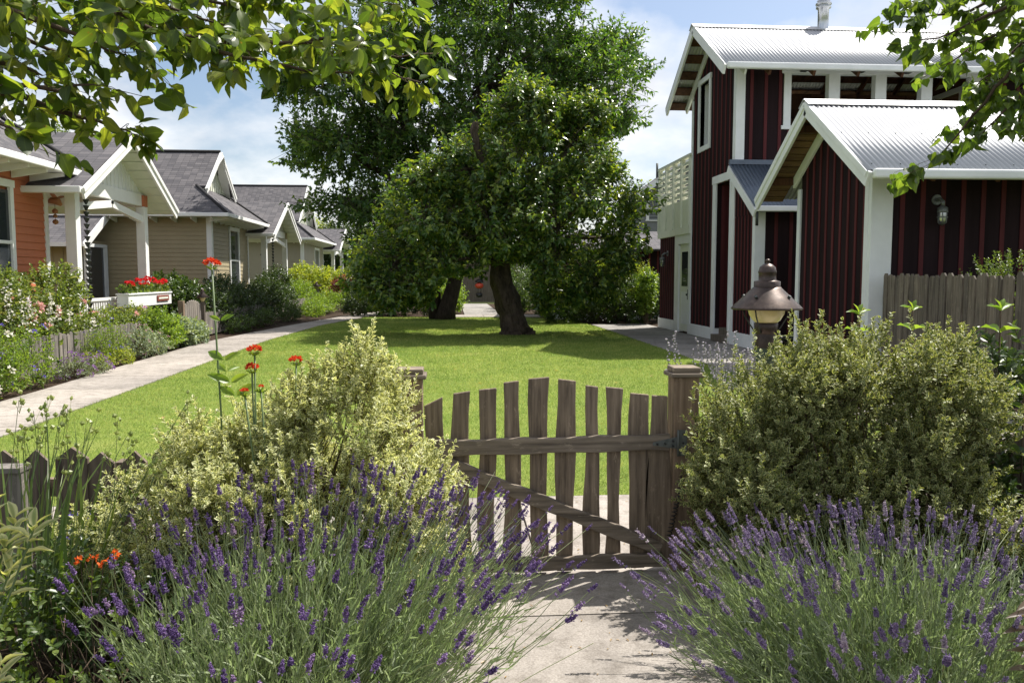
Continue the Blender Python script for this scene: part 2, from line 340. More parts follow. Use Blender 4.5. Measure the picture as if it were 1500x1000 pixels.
def strips(P0, P1, r0, r1, bend=None, seg=1, n=3):
    """many thin tubes at once (3-sided), from P0 to P1, optional sideways bend"""
    P0, P1 = np.asarray(P0, float), np.asarray(P1, float); N = len(P0); d = nrm(P1 - P0)
    a = nrm(np.cross(d, np.array([.3, .2, 1.]) + 1e-3)); b = np.cross(d, a)
    r0 = np.broadcast_to(r0, (N,)); r1 = np.broadcast_to(r1, (N,)); V = []
    for i in range(seg + 1):
        t = i / seg; c = P0 + (P1 - P0) * t
        if bend is not None: c = c + bend * (t * (1 - t) * 4)
        r = (r0 + (r1 - r0) * t)[:, None]
        for k in range(n): an = 2 * PI * k / n; V.append(c + (a * math.cos(an) + b * math.sin(an)) * r)
    V = np.stack(V, 1); m = V.shape[1]; q = np.array([(i * n + k, i * n + (k + 1) % n, (i + 1) * n + (k + 1) % n, (i + 1) * n + k) for i in range(seg) for k in range(n)])
    return V.reshape(-1, 3), [(q[None] + (np.arange(N) * m)[:, None, None]).reshape(-1, 4)], np.zeros(N * m)
def rdir(n): return nrm(rng.normal(size=(n, 3)))
def in_lobes(lobes, n, lo=.5, hi=1., zmin=None, inner=.72):
    """points in the shells of ellipsoid lobes, none deep inside another lobe; returns points and outward directions"""
    C = np.array([l[0] for l in lobes], float); R = np.array([l[1] for l in lobes], float)
    w = (R[:, 0] * R[:, 1] + R[:, 1] * R[:, 2] + R[:, 0] * R[:, 2]); w /= w.sum(); P = []; O = []; got = 0
    while got < n:
        i = rng.choice(len(C), n * 2, p=w); u = rdir(n * 2); f = lo + (hi - lo) * rng.random(n * 2) ** .6
        p = C[i] + R[i] * u * f[:, None]; ok = np.ones(len(p), bool)
        for j in range(len(C)):
            ins = (((p - C[j]) / R[j]) ** 2).sum(1) < inner ** 2; ok &= ~(ins & (i != j))
        if zmin is not None: ok &= p[:, 2] > zmin
        P.append(p[ok]); O.append(nrm(u[ok] / R[i][ok])); got += ok.sum()
    return np.concatenate(P)[:n], np.concatenate(O)[:n]
def shoots(P, O, slen, k, ll, lw, T, up=.6, jit=.4, droop=0., pair=True, spread=.75, leafup=.3, taper=.5):
    """leafy shoots: returns leaf scatter and (start, end, bend) of stems"""
    n = len(P); d = nrm(O * .8 + np.array([0, 0, up]) + rng.normal(size=(n, 3)) * jit); sl = slen * rng.uniform(.6, 1.3, n)
    st = P - d * (sl * .55)[:, None]; en = st + d * sl[:, None]; bend = np.zeros((n, 3)); bend[:, 2] = droop * sl * -.5
    a = nrm(np.cross(d, rdir(n))); b = np.cross(d, a); LP, LD, LL, LN = [], [], [], []
    for i in range(k):
        t = .15 + .85 * (i + .5) / k; c = st + (en - st) * t + bend * (t * (1 - t) * 4)
        for sgn in ((1, -1) if pair else (1,)):
            an = (i * 1.571 if pair else i * 2.4) + rng.normal(size=n) * .35
            o = (a * np.cos(an)[:, None] + b * np.sin(an)[:, None]) * sgn
            LP.append(c); LD.append(nrm(o * spread + d * (.45 + .5 * t) + rng.normal(size=(n, 3)) * .18 + np.array([0, 0, -droop * .6])))
            LL.append(ll * rng.uniform(.65, 1.15, n) * (1 - taper * max(0, t - .6))); LN.append(nrm(d * .8 + np.array([0, 0, leafup]) + rng.normal(size=(n, 3)) * .3))
    LP, LD, LL, LN = (np.concatenate(x) for x in (LP, LD, LL, LN))
    return scatter(T, LP, LD, LN, LL, LL * lw, rng.uniform(.3, 1.7, len(LP))), (st, en, bend)
def bush(name, label, cat, lobes, ns, slen, k, ll, lw, mat, T=T_M, up=.6, jit=.4, droop=0., group=None, stemmat='twig', lo=.45, zmin=.03, pair=True, base=None, extra=None, spread=.75, stems=14, rad=.004, sub=None, spikes=0):
    C = np.array([l[0] for l in lobes]); bs = np.array([C[:, 0].mean(), C[:, 1].mean(), 0.]) if base is None else np.array(base, float)
    root = empty(name, bs, label, cat, group); P, O = in_lobes(lobes, ns, lo, zmin=zmin)
    if sub: c_, o_ = in_lobes(lobes, sub[0], .7, 1.0, zmin=zmin + .05); r_ = rng.uniform(*sub[1:3], sub[0]); P2, O2 = in_lobes([(c, (r, r, r * 1.15)) for c, r in zip(c_, r_)], sub[3], .25, zmin=zmin, inner=.3); P = np.concatenate([P, P2]); O = np.concatenate([O, O2])
    if spikes: k_ = np.argsort(-P[:, 2] - .25 * rng.random(len(P)))[:spikes * 3]; k_ = rng.choice(k_, spikes, replace=False); P = np.concatenate([P, P[k_] + rng.normal(size=(spikes, 3)) * [.02, .02, 0] + rng.uniform(.02, .075, (spikes, 1)) * [0, 0, 1]]); O = np.concatenate([O, np.tile([0, 0, 1.8], (spikes, 1)) + rng.normal(size=(spikes, 3)) * .25])
    if extra is not None: P = np.concatenate([P, extra[0]]); O = np.concatenate([O, extra[1]])
    lf, (st, en, bd) = shoots(P, O, slen, k, ll, lw, T, up, jit, droop, pair, spread)
    FB().add(lf).build('foliage', mat, root)
    fb = FB().add(strips(st, en, rad * .6, rad * .25, bd, 2)); idx = rng.choice(len(st), min(len(st), stems * len(lobes)), replace=False)
    b0 = bs + rng.normal(size=(len(idx), 3)) * np.array([.06, .06, 0]); fb.add(strips(b0, st[idx], rad * 1.8, rad * .8, rng.normal(size=(len(idx), 3)) * .04, 4))
    fb.build('stem', stemmat, root); root['_tips'] = 0; del root['_tips']
    return root, en, nrm(en - st)
def flower_heads(root, P, D, r, petals, mat, name='flower', nmesh=3, flat=.6, plen=.8, wid=.8):
    """domed heads of many petals; each head its own part"""
    mes = []
    for q in range(nmesh):
        u = rdir(petals); u[:, 2] = np.abs(u[:, 2]) * 1.1 - .1; p = u * np.array([r, r, r * flat]) * rng.uniform(.55, 1, (petals, 1))
        me = FB().add(scatter(T_S, p * .8, u + rng.normal(size=(petals, 3)) * .3, rdir(petals), r * plen, r * plen * wid)).mesh(name); me.materials.append(M[mat]); mes.append(me)
    for i, (p, d) in enumerate(zip(P, D)):
        o = bpy.data.objects.new(name, mes[i % nmesh]); COL.objects.link(o); o.parent = root; BASE[o] = BASE[root]
        o.location = Vector(p - BASE[root]); o.rotation_mode = 'QUATERNION'; o.rotation_quaternion = Vector(d).to_track_quat('Z', 'Y') @ Matrix.Rotation(i * 1.9, 3, 'Z').to_quaternion(); sc = random.uniform(.8, 1.2); o.scale = (sc, sc, sc)
# ================================================================== SETTING
def ground_poly(name, pts, z, mat):
    mb = MB(); mb.face([(x, y, z) for x, y in pts]); o = mb.build(name, mat); return tag(o, kind='structure')
ground_poly('ground', [(-400, -60), (400, -60), (400, 900), (-400, 900)], -.03, 'rough')
ground_poly('garden_soil', [(-9, -3), (8, -3), (8, 45), (-9, 45)], -.018, 'soil')
# left garden path: edges read off the photo, slabs with open joints
pl = [(5.0, -5.4, -4.2), (10.3, -5.36, -4.21), (14, -5.5, -4.24), (19, -5.62, -4.3), (25, -4.95, -4.0), (31.5, -3.95, -3.0), (36, -2.6, -1.5), (40, -.6, .6)]
def path_at(y, k): return float(np.interp(y, [p[0] for p in pl], [p[k] for p in pl]))
def slabs(name, ys, xl, xr, mat, z=.012, gap=.012, cut=None):
    mb = MB()
    for a, b in zip(ys[:-1], ys[1:]):
        a2, b2 = a + gap / 2, b - gap / 2
        for k in range(cut or 1):
            f = lambda y, t: xl(y) + (xr(y) - xl(y)) * t + (gap / 2 if 0 < t < 1 else 0) * (1 if t == k / (cut or 1) else -1)
            t0, t1 = k / (cut or 1), (k + 1) / (cut or 1)
            top = [(f(a2, t0), a2, z), (f(a2, t1), a2, z), (f(b2, t1), b2, z), (f(b2, t0), b2, z)]
            mb.prism([(x, y, z - .05) for x, y, z in top], (0, 0, .05))
    o = mb.build(name, mat); return tag(o, kind='structure')
slabs('garden_path', list(np.arange(5.2, 40, 1.45)), lambda y: path_at(y, 1), lambda y: path_at(y, 2), 'conc')
slabs('entry_path', [-3, -1.6, -.2, 1.2, 2.5, 3.42, 3.98], lambda y: -.12, lambda y: 1.22, 'conc')
slabs('cross_path', [3.99, 5.35], lambda y: -7., lambda y: 6.4, 'conc', cut=9)
slabs('walkway', list(np.arange(5.36, 24.9, 1.5)), lambda y: 4.38, lambda y: 6.13, 'conc2')
slabs('far_path', [29.8, 31.6], lambda y: -.1, lambda y: 12., 'conc', cut=9)
slabs('back_path', list(np.arange(31.62, 46, 1.6)), lambda y: .55, lambda y: 2.0, 'conc2')
lawn_pts = [(-4.18, 5.37), (4.36, 5.37), (4.36, 23.5), (4.2, 26), (3.6, 28.3), (2.6, 29.5), (-2.0, 29.7), (-2.95, 30.5), (-3.95, 25.), (-4.27, 19), (-4.2, 12)]
ground_poly('lawn', lawn_pts, .006, 'lawn')
def in_poly(X, Y, poly):
    c = np.zeros(len(X), bool); j = len(poly) - 1
    for i in range(len(poly)):
        xi, yi = poly[i]; xj, yj = poly[j]
        c ^= ((yi > Y) != (yj > Y)) & (X < (xj - xi) * (Y - yi) / (yj - yi + 1e-12) + xi); j = i
    return c
n = 420000; u = rng.random(n); Y = 5.37 * (29.7 / 5.37) ** u; X = rng.uniform(-4.3, 4.45, n); ok = in_poly(X, Y, [(x * 1.004, y) for x, y in lawn_pts]); X, Y = X[ok], Y[ok]; n = len(X)
sc = np.clip(Y / 9., .8, 2.4); D = np.stack([rng.normal(size=n) * .55, rng.normal(size=n) * .55, np.ones(n)], 1)
fb = FB(); T_G = (np.array([(-.5, 0, 0), (.5, 0, 0), (0, 1, -.25)]), [np.array([(0, 1, 2)])], [0, 0, 0])
fb.add(scatter(T_G, np.stack([X, Y, np.full(n, .004)], 1), D, rdir(n), rng.uniform(.018, .042, n) * (.8 + .2 * sc), .0045 * sc))
tag(fb.build('grass', 'blade'), 'short mown lawn grass between the two paths', 'grass', kind='stuff')
# ================================================================== COTTAGES
def clapboard(mb, axis, pos, a0, a1, z0, z1, pitch=.137, out=1, holes=()):
    """lapped boards on a wall plane. axis 'x': wall at X=pos facing +X, a=Y; axis 'y': wall at Y=pos facing -Y, a=X"""
    z = z0
    while z < z1:
        zt = min(z + pitch, z1); segs = [(a0, a1)]
        for h0, h1, k0, k1 in holes:
            if k0 < zt - .02 and k1 > z + .02: segs = [q for s, e in segs for q in ((s, min(e, h0)), (max(s, h1), e)) if q[1] - q[0] > .01]
        for s, e in segs:
            f = (lambda a, d, zz: (pos + d * out, a, zz)) if axis == 'x' else (lambda a, d, zz: (a, pos - d * out, zz))
            P = [f(s, .022, z), f(e, .022, z), f(e, .004, zt), f(s, .004, zt)]; B = [f(s, 0, z), f(e, 0, z)]
            mb.face(P); mb.face([B[0], B[1], P[1], P[0]])
        z = zt
def window_unit(root, axis, pos, a0, a1, z0, z1, w=.11, rail=True, mat='white', out=1):
    P = lambda a, d, z: (pos + d * out, a, z) if axis == 'x' else (a, pos - d * out, z)
    def bx(mb, s, e, d0, d1, p, q):
        A, B = P(s, d0, p), P(e, d1, q); mb.box(min(A[0], B[0]), max(A[0], B[0]), min(A[1], B[1]), max(A[1], B[1]), p, q)
    g = MB(); bx(g, a0 + w * .6, a1 - w * .6, -.03, .012, z0 + .05, z1 - .05); win = g.build('window', 'glass', root)
    f = MB(); bx(f, a0, a0 + w, 0, .055, z0, z1); bx(f, a1 - w, a1, 0, .055, z0, z1); bx(f, a0 - .03, a1 + .03, 0, .065, z1, z1 + .13); bx(f, a0 - .04, a1 + .04, 0, .085, z0 - .05, z0)
    if rail: zm = (z0 + z1) / 2 + .02; bx(f, a0 + w, a1 - w, .013, .042, zm - .03, zm + .03)
    f.build('frame', mat, win, bevel=.004); return win
def cottage(label, name, side, y0, y1, yp0, yp1, wins, full=True, ysplit=None, gable_sign=True):
    xw, xb, ze, m, ov = -7.7, -16., 3.5, .78, .6
    ya, yb = y0 - ov, y1 + ov; ym = (ya + yb) / 2; half = ym - ya; zr = ze + half * m; xf = xw + .65
    run = 1.25; xg = xf - run; zg = ze + run * m; xr = xg + .32
    root = empty(name, (xw - 2, ym, 0), label, 'house')
    w = MB(); clapboard(w, 'x', xw, y0, y1, .35, ze + .05, holes=[(a + .03, b - .03, c, d) for a, b, c, d in wins]); clapboard(w, 'y', y0, xb, xw, .35, ze + .05)
    w.box(xb, xw - .03, y0 + .03, y1 - .03, .0, ze); w.build('wall', side, root)
    wb = MB(); wb.box(-16, -10., y1 + .03, yp1 + .1, 0, 3.0); clapboard(wb, 'x', -10., y1, yp1, .35, 3.0); wb.build('rear_wall', side, root)
    f = MB(); f.box(xb, xw + .02, y0 - .015, y0 + .02, .05, .35); f.box(xw - .02, xw + .02, y0 + .02, y1, .05, .35); f.build('foundation', 'conc2', root)
    c = MB(); c.box(xw + .001, xw + .034, y1 - .13, y1, .35, ze - .02); c.build('corner_board', 'white', root)
    c = MB(); c.box(xw + .001, xw + .034, y0, y0 + .13, .35, ze - .02); c.box(xw - .13, xw + .034, y0 - .034, y0, .35, ze - .02); c.build('corner_board', 'white', root)
    for a, b, z0, z1 in wins: window_unit(root, 'x', xw, a, b, z0, z1)
    r = MB(); th = .07
    A, B, C_, D_ = (xf, ya, ze), (xg, ya + run, zg), (xb, ya + run, zg), (xb, ya, ze); r.slab([A, B, C_, D_], th, (1, 0, 0))
    r.slab([(xr, ya + run, zg + .002), (xr, ym, zr), (xb, ym, zr), (xb, ya + run, zg + .002)], th, (1, 0, 0))
    A2, B2, C2, D2 = (xf, yb, ze), (xg, yb - run, zg), (xb, yb - run, zg), (xb, yb, ze); r.slab([A2, B2, C2, D2], th, (1, 0, 0))
    r.slab([(xr, yb - run, zg + .002), (xr, ym, zr), (xb, ym, zr), (xb, yb - run, zg + .002)], th, (1, 0, 0))
    r.slab([A, A2, B2, B], th, (0, 1, 0)); roof = r.build('roof', 'shingle', root)
    k = MB(); k.tube([(xr + .01, ym, zr + .015), (xb, ym, zr + .015)], .06, 8); k.tube([(xf + .02, ya, ze + .01), (xg, ya + run, zg + .02)], .05, 6); k.tube([(xf + .02, yb, ze + .01), (xg, yb - run, zg + .02)], .05, 6); k.build('ridge_cap', 'shingle', roof)
    t = MB(); t.prism([(xg + .01, ya + run + .1, zg - .02), (xg + .01, ym, zr - .14), (xg + .01, yb - run - .1, zg - .02)], (-.05, 0, 0))
    for yy in np.arange(ya + run + .3, yb - run - .2, .24):
        hz = zr - .16 - abs(yy - ym) * m; t.box(xg + .012, xg + .035, yy - .02, yy + .02, zg - .02, hz)
    t.build('gablet_wall', 'cream', roof)
    b = MB()
    for sg in (-1, 1):
        e = ya + run - .1 if sg < 0 else yb - run + .1; zl = zg - .1 * m
        b.beam((xr + .02, ym - sg * .0, zr - .10), (xr + .02, e, zl - .10), .045, .19, (1, 0, 0) if False else (0, 0, 1)); b.beam((xr + .05, ym, zr - .035), (xr + .05, e, zl - .035), .04, .09)
        b.beam((xg + .3, ym, zr - .16), (xg + .02, e, zl - .16), .3, .02)
    b.build('gablet_rake', 'white', roof)
    g = MB(); s2 = MB()
    g.beam((xf + .05, ya - .02, ze - .06), (xf + .05, yb + .02, ze - .06), .11, .12); g.beam((xf + .10, ya - .06, ze - .06), (xb, ya - .06, ze - .06), .11, .12)
    g.build('gutter', 'white', root, bevel=.015)
    s2.box(xw + .04, xf, ya, yb, ze - .10, ze - .085); s2.box(xb, xf, ya, y0 - .03, ze - .115, ze - .102)
    for yy in np.arange(ya + .3, yb, .62): s2.prism([(xw + .03, yy, ze - .11), (xf - .02, yy, ze - .11), (xf - .02, yy, ze - .17), (xw + .03, yy, ze - .27)], (0, .05, 0))
    for xx in np.arange(xb + .4, xf - .3, .62): s2.prism([(xx, ya + .02, ze - .12), (xx, y0 - .03, ze - .12), (xx, y0 - .03, ze - .28), (xx, ya + .02, ze - .18)], (.05, 0, 0))
    s2.build('soffit', 'white', root)
    # ---- porch with its gable to the path
    pm = (yp0 + yp1) / 2; hw = (yp1 - yp0) / 2 + .68; xp, xo, zr2, ze2 = -7.2, -6.68, 4.52, 3.12; m2 = (zr2 - ze2) / hw; xk = -11.
    p = MB()
    for sg in (-1, 1):
        p.slab([(xo, pm, zr2), (xo, pm + sg * hw, ze2), (xk, pm + sg * hw, ze2), (xk, pm, zr2)], .06, (1, 0, 0))
    pr = p.build('porch_roof', 'shingle', root)
    q = MB()
    for sg in (-1, 1):
        q.beam((xo + .02, pm - sg * .001, zr2 - .13), (xo + .02, pm + sg * hw, ze2 - .13), .05, .2); q.beam((xo + .055, pm, zr2 - .04), (xo + .055, pm + sg * (hw + .03), ze2 - .055), .04, .09)
    q.build('rake_board', 'white', pr, bevel=.004)
    for sg in (-1, 1): q = MB(); q.beam((xo + .02, pm + sg * (hw + .05), ze2 - .05), (xk, pm + sg * (hw + .05), ze2 - .05), .11, .12); q.build('porch_gutter', 'white', pr, bevel=.015)
    q = MB()
    for sg in (-1, 1): q.slab([(xo - .03, pm, zr2 - .09), (xo - .03, pm + sg * (hw - .02), ze2 - .085), (xk, pm + sg * (hw - .02), ze2 - .085), (xk, pm, zr2 - .09)], .02, (1, 0, 0))
    for k2 in range(9):
        for sg in (-1, 1):
            a = pm + sg * hw * (k2 + .5) / 9; zz = zr2 - .115 - (hw * (k2 + .5) / 9) * m2; q.box(xp + .04, xo - .06, a - .012, a + .012, zz - .012, zz)
    q.build('porch_soffit', 'cream', pr)
    zb = 3.2
    gw = MB(); gw.prism([(xp, pm - hw + .45, zb + .2), (xp, pm, zr2 - .13), (xp, pm + hw - .45, zb + .2)], (-.04, 0, 0))
    for yy in np.arange(pm - hw + .6, pm + hw - .55, .2): gw.box(xp + .002, xp + .022, yy - .018, yy + .018, zb + .2, max(zb + .21, zr2 - .16 - abs(yy - pm) * m2))
    gw.build('porch_gable', 'white', root)
    bm = MB(); bm.box(xp - .07, xp + .05, yp0 - .02, yp1 + .02, zb - .07, zb + .2); bm.box(xk, xp - .08, yp0 - .02, yp0 + .1, zb - .07, zb + .12); bm.box(xk, xp - .08, yp1 - .1, yp1 + .02, zb - .07, zb + .12)
    bm.box(xk, xp - .1, yp0 + .12, yp1 - .12, zb + .13, zb + .15); bm.build('porch_beam', 'white', root, bevel=.006)
    br = MB(); zc = zb - .27
    for sg, yy in ((1, yp0 + .18), (-1, yp1 - .18)): br.beam((xp, yy, zc - .09), (xp, pm + sg * .02, zc + .11), .1, .15)
    br.box(xp - .05, xp + .05, pm - .07, pm + .07, zc + .1, zb - .07); br.build('porch_brace', 'white', root, bevel=.005)
    for yy in (yp0, yp1 - .2):
        po = MB(); po.box(xp - .1, xp + .1, yy, yy + .2, .3, zb - .08); po.box(xp - .12, xp + .12, yy - .02, yy + .22, .3, .5); po.build('porch_post', 'white', root, bevel=.008)
        pk = MB(); pk.box(xp - .105, xp + .105, yy - .005, yy + .205, zb - .075, zb + .18); pk.build('post_block', side, root)
    fl = MB(); fl.box(xk, xp + .15, yp0 - .1, yp1 + .1, .2, .32); fl.build('porch_floor', 'conc2', root)
    rl = MB(); rl.box(xp - .04, xp + .03, yp0 + .2, yp1 - .2, 1.0, 1.06); rl.box(xp - .03, xp + .02, yp0 + .2, yp1 - .2, .42, .48)
    for yy in np.arange(yp0 + .3, yp1 - .25, .11): rl.box(xp - .02, xp + .01, yy, yy + .05, .48, 1.0)
    rl.build('porch_railing', 'white', root)
    return root
cor = cottage('coral red clapboard cottage with a white gabled porch behind the rose bush', 'coral_cottage', 'coral', 10.9, 16.2, 16.05, 19.75, [(13.3, 14.95, 1.1, 3.05)])
tan = cottage('tan clapboard cottage with a lower side wing and a dark window, beyond the coral porch', 'tan_cottage', 'tan', 26.86, 31.6, 32.0, 36.1, [(28.9, 30.2, 1.0, 3.1)])
thi = cottage('taupe clapboard cottage farthest down the path, half hidden by the big trees', 'taupe_cottage', 'taupe', 43.2, 49.8, 50.4, 54.6, [(46.6, 48.2, 1.1, 3.0)])
# lower wing of the tan cottage
w = MB(); w.slab([(-10.75, 24.7, 2.5), (-10.75, 26.85, 3.75), (-15, 26.85, 3.75), (-15, 24.7, 2.5)], .07, (1, 0, 0)); wr = w.build('wing_roof', 'shingle', tan)
b = MB(); b.beam((-10.72, 24.66, 2.36), (-10.72, 26.84, 3.63), .06, .22); b.build('wing_rake', 'white', wr); b = MB(); b.beam((-10.7, 24.63, 2.44), (-15, 24.63, 2.44), .1, .12); b.build('wing_gutter', 'white', wr)
w = MB(); w.box(-15, -11.0, 25.2, 26.84, .1, 2.6)
for xx in np.arange(-14.9, -11.3, .3): w.box(xx, xx + .05, 25.18, 25.2, .1, 2.6)
w.build('wing_wall', 'tan', tan); w = MB(); w.box(-11.35, -11.02, 25.14, 25.18, .1, 2.5); w.build('wing_corner_board', 'white', tan)
dd = MB(); dd.box(-10.95, -10.93, 25.3, 26.5, .4, 2.4); dd.build('side_door', 'glass', tan)
dd = MB(); dd.box(-10.97, -10.88, 26.5, 26.7, .3, 2.5); dd.box(-10.97, -10.88, 25.2, 25.3, .3, 2.5); dd.box(-10.97, -10.88, 25.3, 26.5, 2.4, 2.5); dd.build('side_door_frame', 'trim', tan)
mt = MB(); mt.lathe([(0, 0), (.11, 0), (.13, .03), (.13, .09), (.09, .14), (0, .15)], (0, 0, 0), 18)
mt.v = [(-9.55 + x, 26.82 - z, 1.42 + y) for x, y, z in mt.v]; mt.box(-9.6, -9.5, 26.72, 26.82, 1.05, 1.35); mt.build('utility_meter', 'galv', tan)
vt = MB(); vt.lathe([(.0, .0), (.09, 0), (.09, .4), (.13, .42), (.13, .47), (0, .5)], (-11.5, 28.2, 4.5), 14); vt.build('roof_vent', 'galv', tan)
# ---- things hanging on the porches
def rain_chain(x, y, z0, z1, label):
    mb = MB(); z = z1
    while z > z0: mb.lathe([(.018, 0), (.055, .085), (.058, .095), (.04, .085), (.0, .02)], (x, y, z - .1), 12); z -= .118
    mb.tube([(x, y, z0), (x, y, z1 + .05)], .006, 5); return tag(mb.build('rain_chain', 'iron', None, (x, y, z0)), label, 'rain chain', 'rain chains')
rain_chain(-7.06, 16.42, .5, 3.0, 'dark cupped rain chain hanging beside the near post of the coral cottage porch')
rain_chain(-7.06, 33.0, .5, 3.0, 'dark cupped rain chain hanging in the tan cottage porch')
bp = at(80, 295, 17.6); r = empty('hanging_bird_mobile', bp, 'hanging wooden bird mobile with outspread wings under the coral porch roof', 'mobile')
mb = MB(); mb.tube([bp + [-.16, .0, -.02], bp + [-.06, 0, .02], bp + [.06, 0, 0], bp + [.13, 0, -.08]], [.015, .07, .08, .03], 10); mb.build('bird_body', 'terracotta', r)
for sg in (-1, 1): mb = MB(); mb.prism([bp + [-.02, 0, .05], bp + [.08, 0, .05], bp + [.12, sg * .26, .12], bp + [.02, sg * .24, .13]], (0, 0, .012)); mb.build('wing', 'terracotta', r)
mb = MB(); mb.tube([bp + [0, 0, .05], [bp[0], bp[1], 3.1]], .004, 5); mb.tube([bp + [0, 0, -.4], bp], .004, 5); mb.build('cord', 'iron', r)
for k2, (dz, s_) in enumerate(((-.2, .06), (-.3, .045), (-.42, .06))): mb = MB(); mb.lathe([(0, -s_), (s_ * .8, -s_ * .6), (s_, 0), (s_ * .7, s_ * .6), (0, s_)], bp + [0, 0, dz], 12); mb.build('bead', 'terracotta', r)
bp = np.array([-7.45, 33.2, 2.35]); r = empty('hanging_bell', bp, 'black cone shaped bell hanging under the tan cottage porch', 'bell')
mb = MB(); mb.lathe([(.02, .38), (.05, .3), (.09, .12), (.17, 0), (.15, 0), (.0, .1)], bp, 18); mb.build('bell', 'black', r); mb = MB(); mb.tube([bp + [0, 0, .36], [bp[0], bp[1], 3.1]], .008, 5); mb.build('cord', 'iron', r)
# flower box with geraniums on the coral porch railing
r = empty('flower_box', (-7.1, 18.9, .88), 'long white flower box of red geraniums on the coral cottage porch railing', 'flower box')
mb = MB(); mb.box(-7.06, -6.82, 17.7, 20.35, .84, 1.12); mb.box(-7.08, -6.8, 17.68, 20.37, 1.10, 1.14); mb.build('box', 'white', r, bevel=.01)
mb = MB(); mb.box(-6.82, -6.795, 19.35, 20.1, .93, 1.06); pq = mb.build('plaque', 'plaque', r); mb = MB(); mb.box(-6.797, -6.79, 19.42, 20.03, .975, 1.02); mb.build('plaque_lettering', 'cream', pq)
n = 500; P = np.stack([rng.uniform(-7.05, -6.83, n), rng.uniform(17.7, 20.35, n), rng.uniform(1.12, 1.3, n)], 1)
FB().add(scatter(T_M, P, rdir(n) + [0, 0, .6], rdir(n), .08, .08)).build('foliage', 'mid', r)
n = 20; P = np.stack([rng.uniform(-7.05, -6.8, n), 17.7 + 2.6 * (np.arange(n) + rng.random(n)) / n, rng.uniform(1.28, 1.46, n)], 1); flower_heads(r, P, np.tile([.2, -.2, 1.], (n, 1)), .062, 30, 'geranium', 'flower_head')
FB().add(strips(P - [0, 0, .25], P, .006, .005)).build('stem', 'stem', r)
r = empty('white_planter', (-7.0, 35.3, .9), 'small white flower box on the tan cottage porch rail', 'flower box')
mb = MB(); mb.box(-7.1, -6.85, 34.9, 36.3, .8, 1.1); mb.build('box', 'white', r, bevel=.02)
FB().add(scatter(T_M, np.stack([rng.uniform(-7.1, -6.85, 160), rng.uniform(34.9, 36.3, 160), rng.uniform(1.08, 1.3, 160)], 1), rdir(160) + [0, 0, .7], rdir(160), .1, .1)).build('foliage', 'bright', r)
# ---- low picket fences beside the path
def picket_fence(label, xa, ya, xb, yb, h, mat='grey', wd=.095, gap=.022, th=.018, top='round', rails=(.18, .46), jit=.02, posts=2.4, out=-1, group=None, ph=.04, tilt=.01, wob=.003):
    p0, p1 = np.array([xa, ya, 0.]), np.array([xb, yb, 0.]); L = np.linalg.norm(p1 - p0); d = (p1 - p0) / L; nn = np.array([-d[1], d[0], 0]) * out
    r = empty('picket_fence', p0, label, 'fence', group); m = MB(); s_ = 0
    while s_ < L - wd:
        w_ = wd * random.uniform(.8, 1.2); hh = h + random.uniform(-jit, jit); c = p0 + d * s_ + nn * random.uniform(-wob, wob); t_ = random.uniform(-tilt, tilt); tv = d * t_
        z0 = .03
        if top == 'round': prof = [(0, z0), (w_, z0), (w_, hh - .035), (w_ * .8, hh - .01), (w_ * .5, hh), (w_ * .2, hh - .01), (0, hh - .035)]
        elif top == 'dog': prof = [(0, z0), (w_, z0), (w_, hh - .04), (w_ * .72, hh), (w_ * .28, hh), (0, hh - .04)]
        else: prof = [(0, z0), (w_, z0), (w_, hh - .055), (w_ * .5, hh), (0, hh - .055)]
        m.prism([c + d * a + tv * z / h + np.array([0, 0, z]) for a, z in prof], nn * th * random.uniform(.8, 1.2)); s_ += w_ + gap * random.uniform(.2, 1.8)
    m.build('picket_panel', mat, r)
    for z in rails: q = MB(); q.beam(p0 - nn * .022 + [0, 0, z * h], p1 - nn * .022 + [0, 0, z * h], .04, .085); q.build('rail', mat, r)
    for k in range(int(L / posts) + 1):
        c = p0 + d * min(L - .05, k * posts) - nn * .09; q = MB(); q.beam(c, c + [0, 0, h + ph], .09, .09, (1, 0, 0)); q.build('post', mat, r, bevel=.004)
    return r
G1 = 'low picket fences along the left path'
picket_fence('low silvery picket fence in front of the pink rose bush', -6.15, 7.6, -6.15, 18.75, .60, wd=.10, gap=.018, group=G1)
picket_fence('low grey picket fence beside the dark shrubs, beyond the garden gate', -6.15, 20.6, -6.15, 29.6, .60, wd=.10, gap=.018, group=G1)
picket_fence('short stretch of low picket fence before the far lamp post', -6.1, 29.8, -5.9, 36.2, .62, wd=.10, gap=.02, group=G1)
def copper_lamp(label, x, y, hpost, post='postwood', pw=.1, s=1., group=None):
    r = empty('post_lamp', (x, y, 0), label, 'lamp', group)
    q = MB(); q.box(x - pw / 2, x + pw / 2, y - pw / 2, y + pw / 2, 0, hpost); q.build('post', post, r, bevel=.004)
    q = MB(); q.lathe([(.03, .0), (.075, .09), (.085, .11)], (x, y, hpost), 16); q.build('globe', 'globe', r)
    q = MB(); q.lathe([(.0, .11), (.16 * s, .10), (.165 * s, .108), (.055, .21), (.055, .25), (.035, .28), (.03, .32), (0, .33)], (x, y, hpost), 20); q.build('shade', 'copper', r); return r
copper_lamp('copper shaded lamp on a dark post beside the left garden gate', -6.1, 20.42, .88, 'dgrey')
copper_lamp('pale copper lamp on the far wooden fence post by the lime green shrub', -5.95, 36.5, .95, 'grey', .2, 1.5)
r = empty('garden_gate', (-6.12, 19.6, 0), 'tall weathered garden gate with arched top in the left picket fence', 'gate')
q = MB(); y = 18.98; k = 0
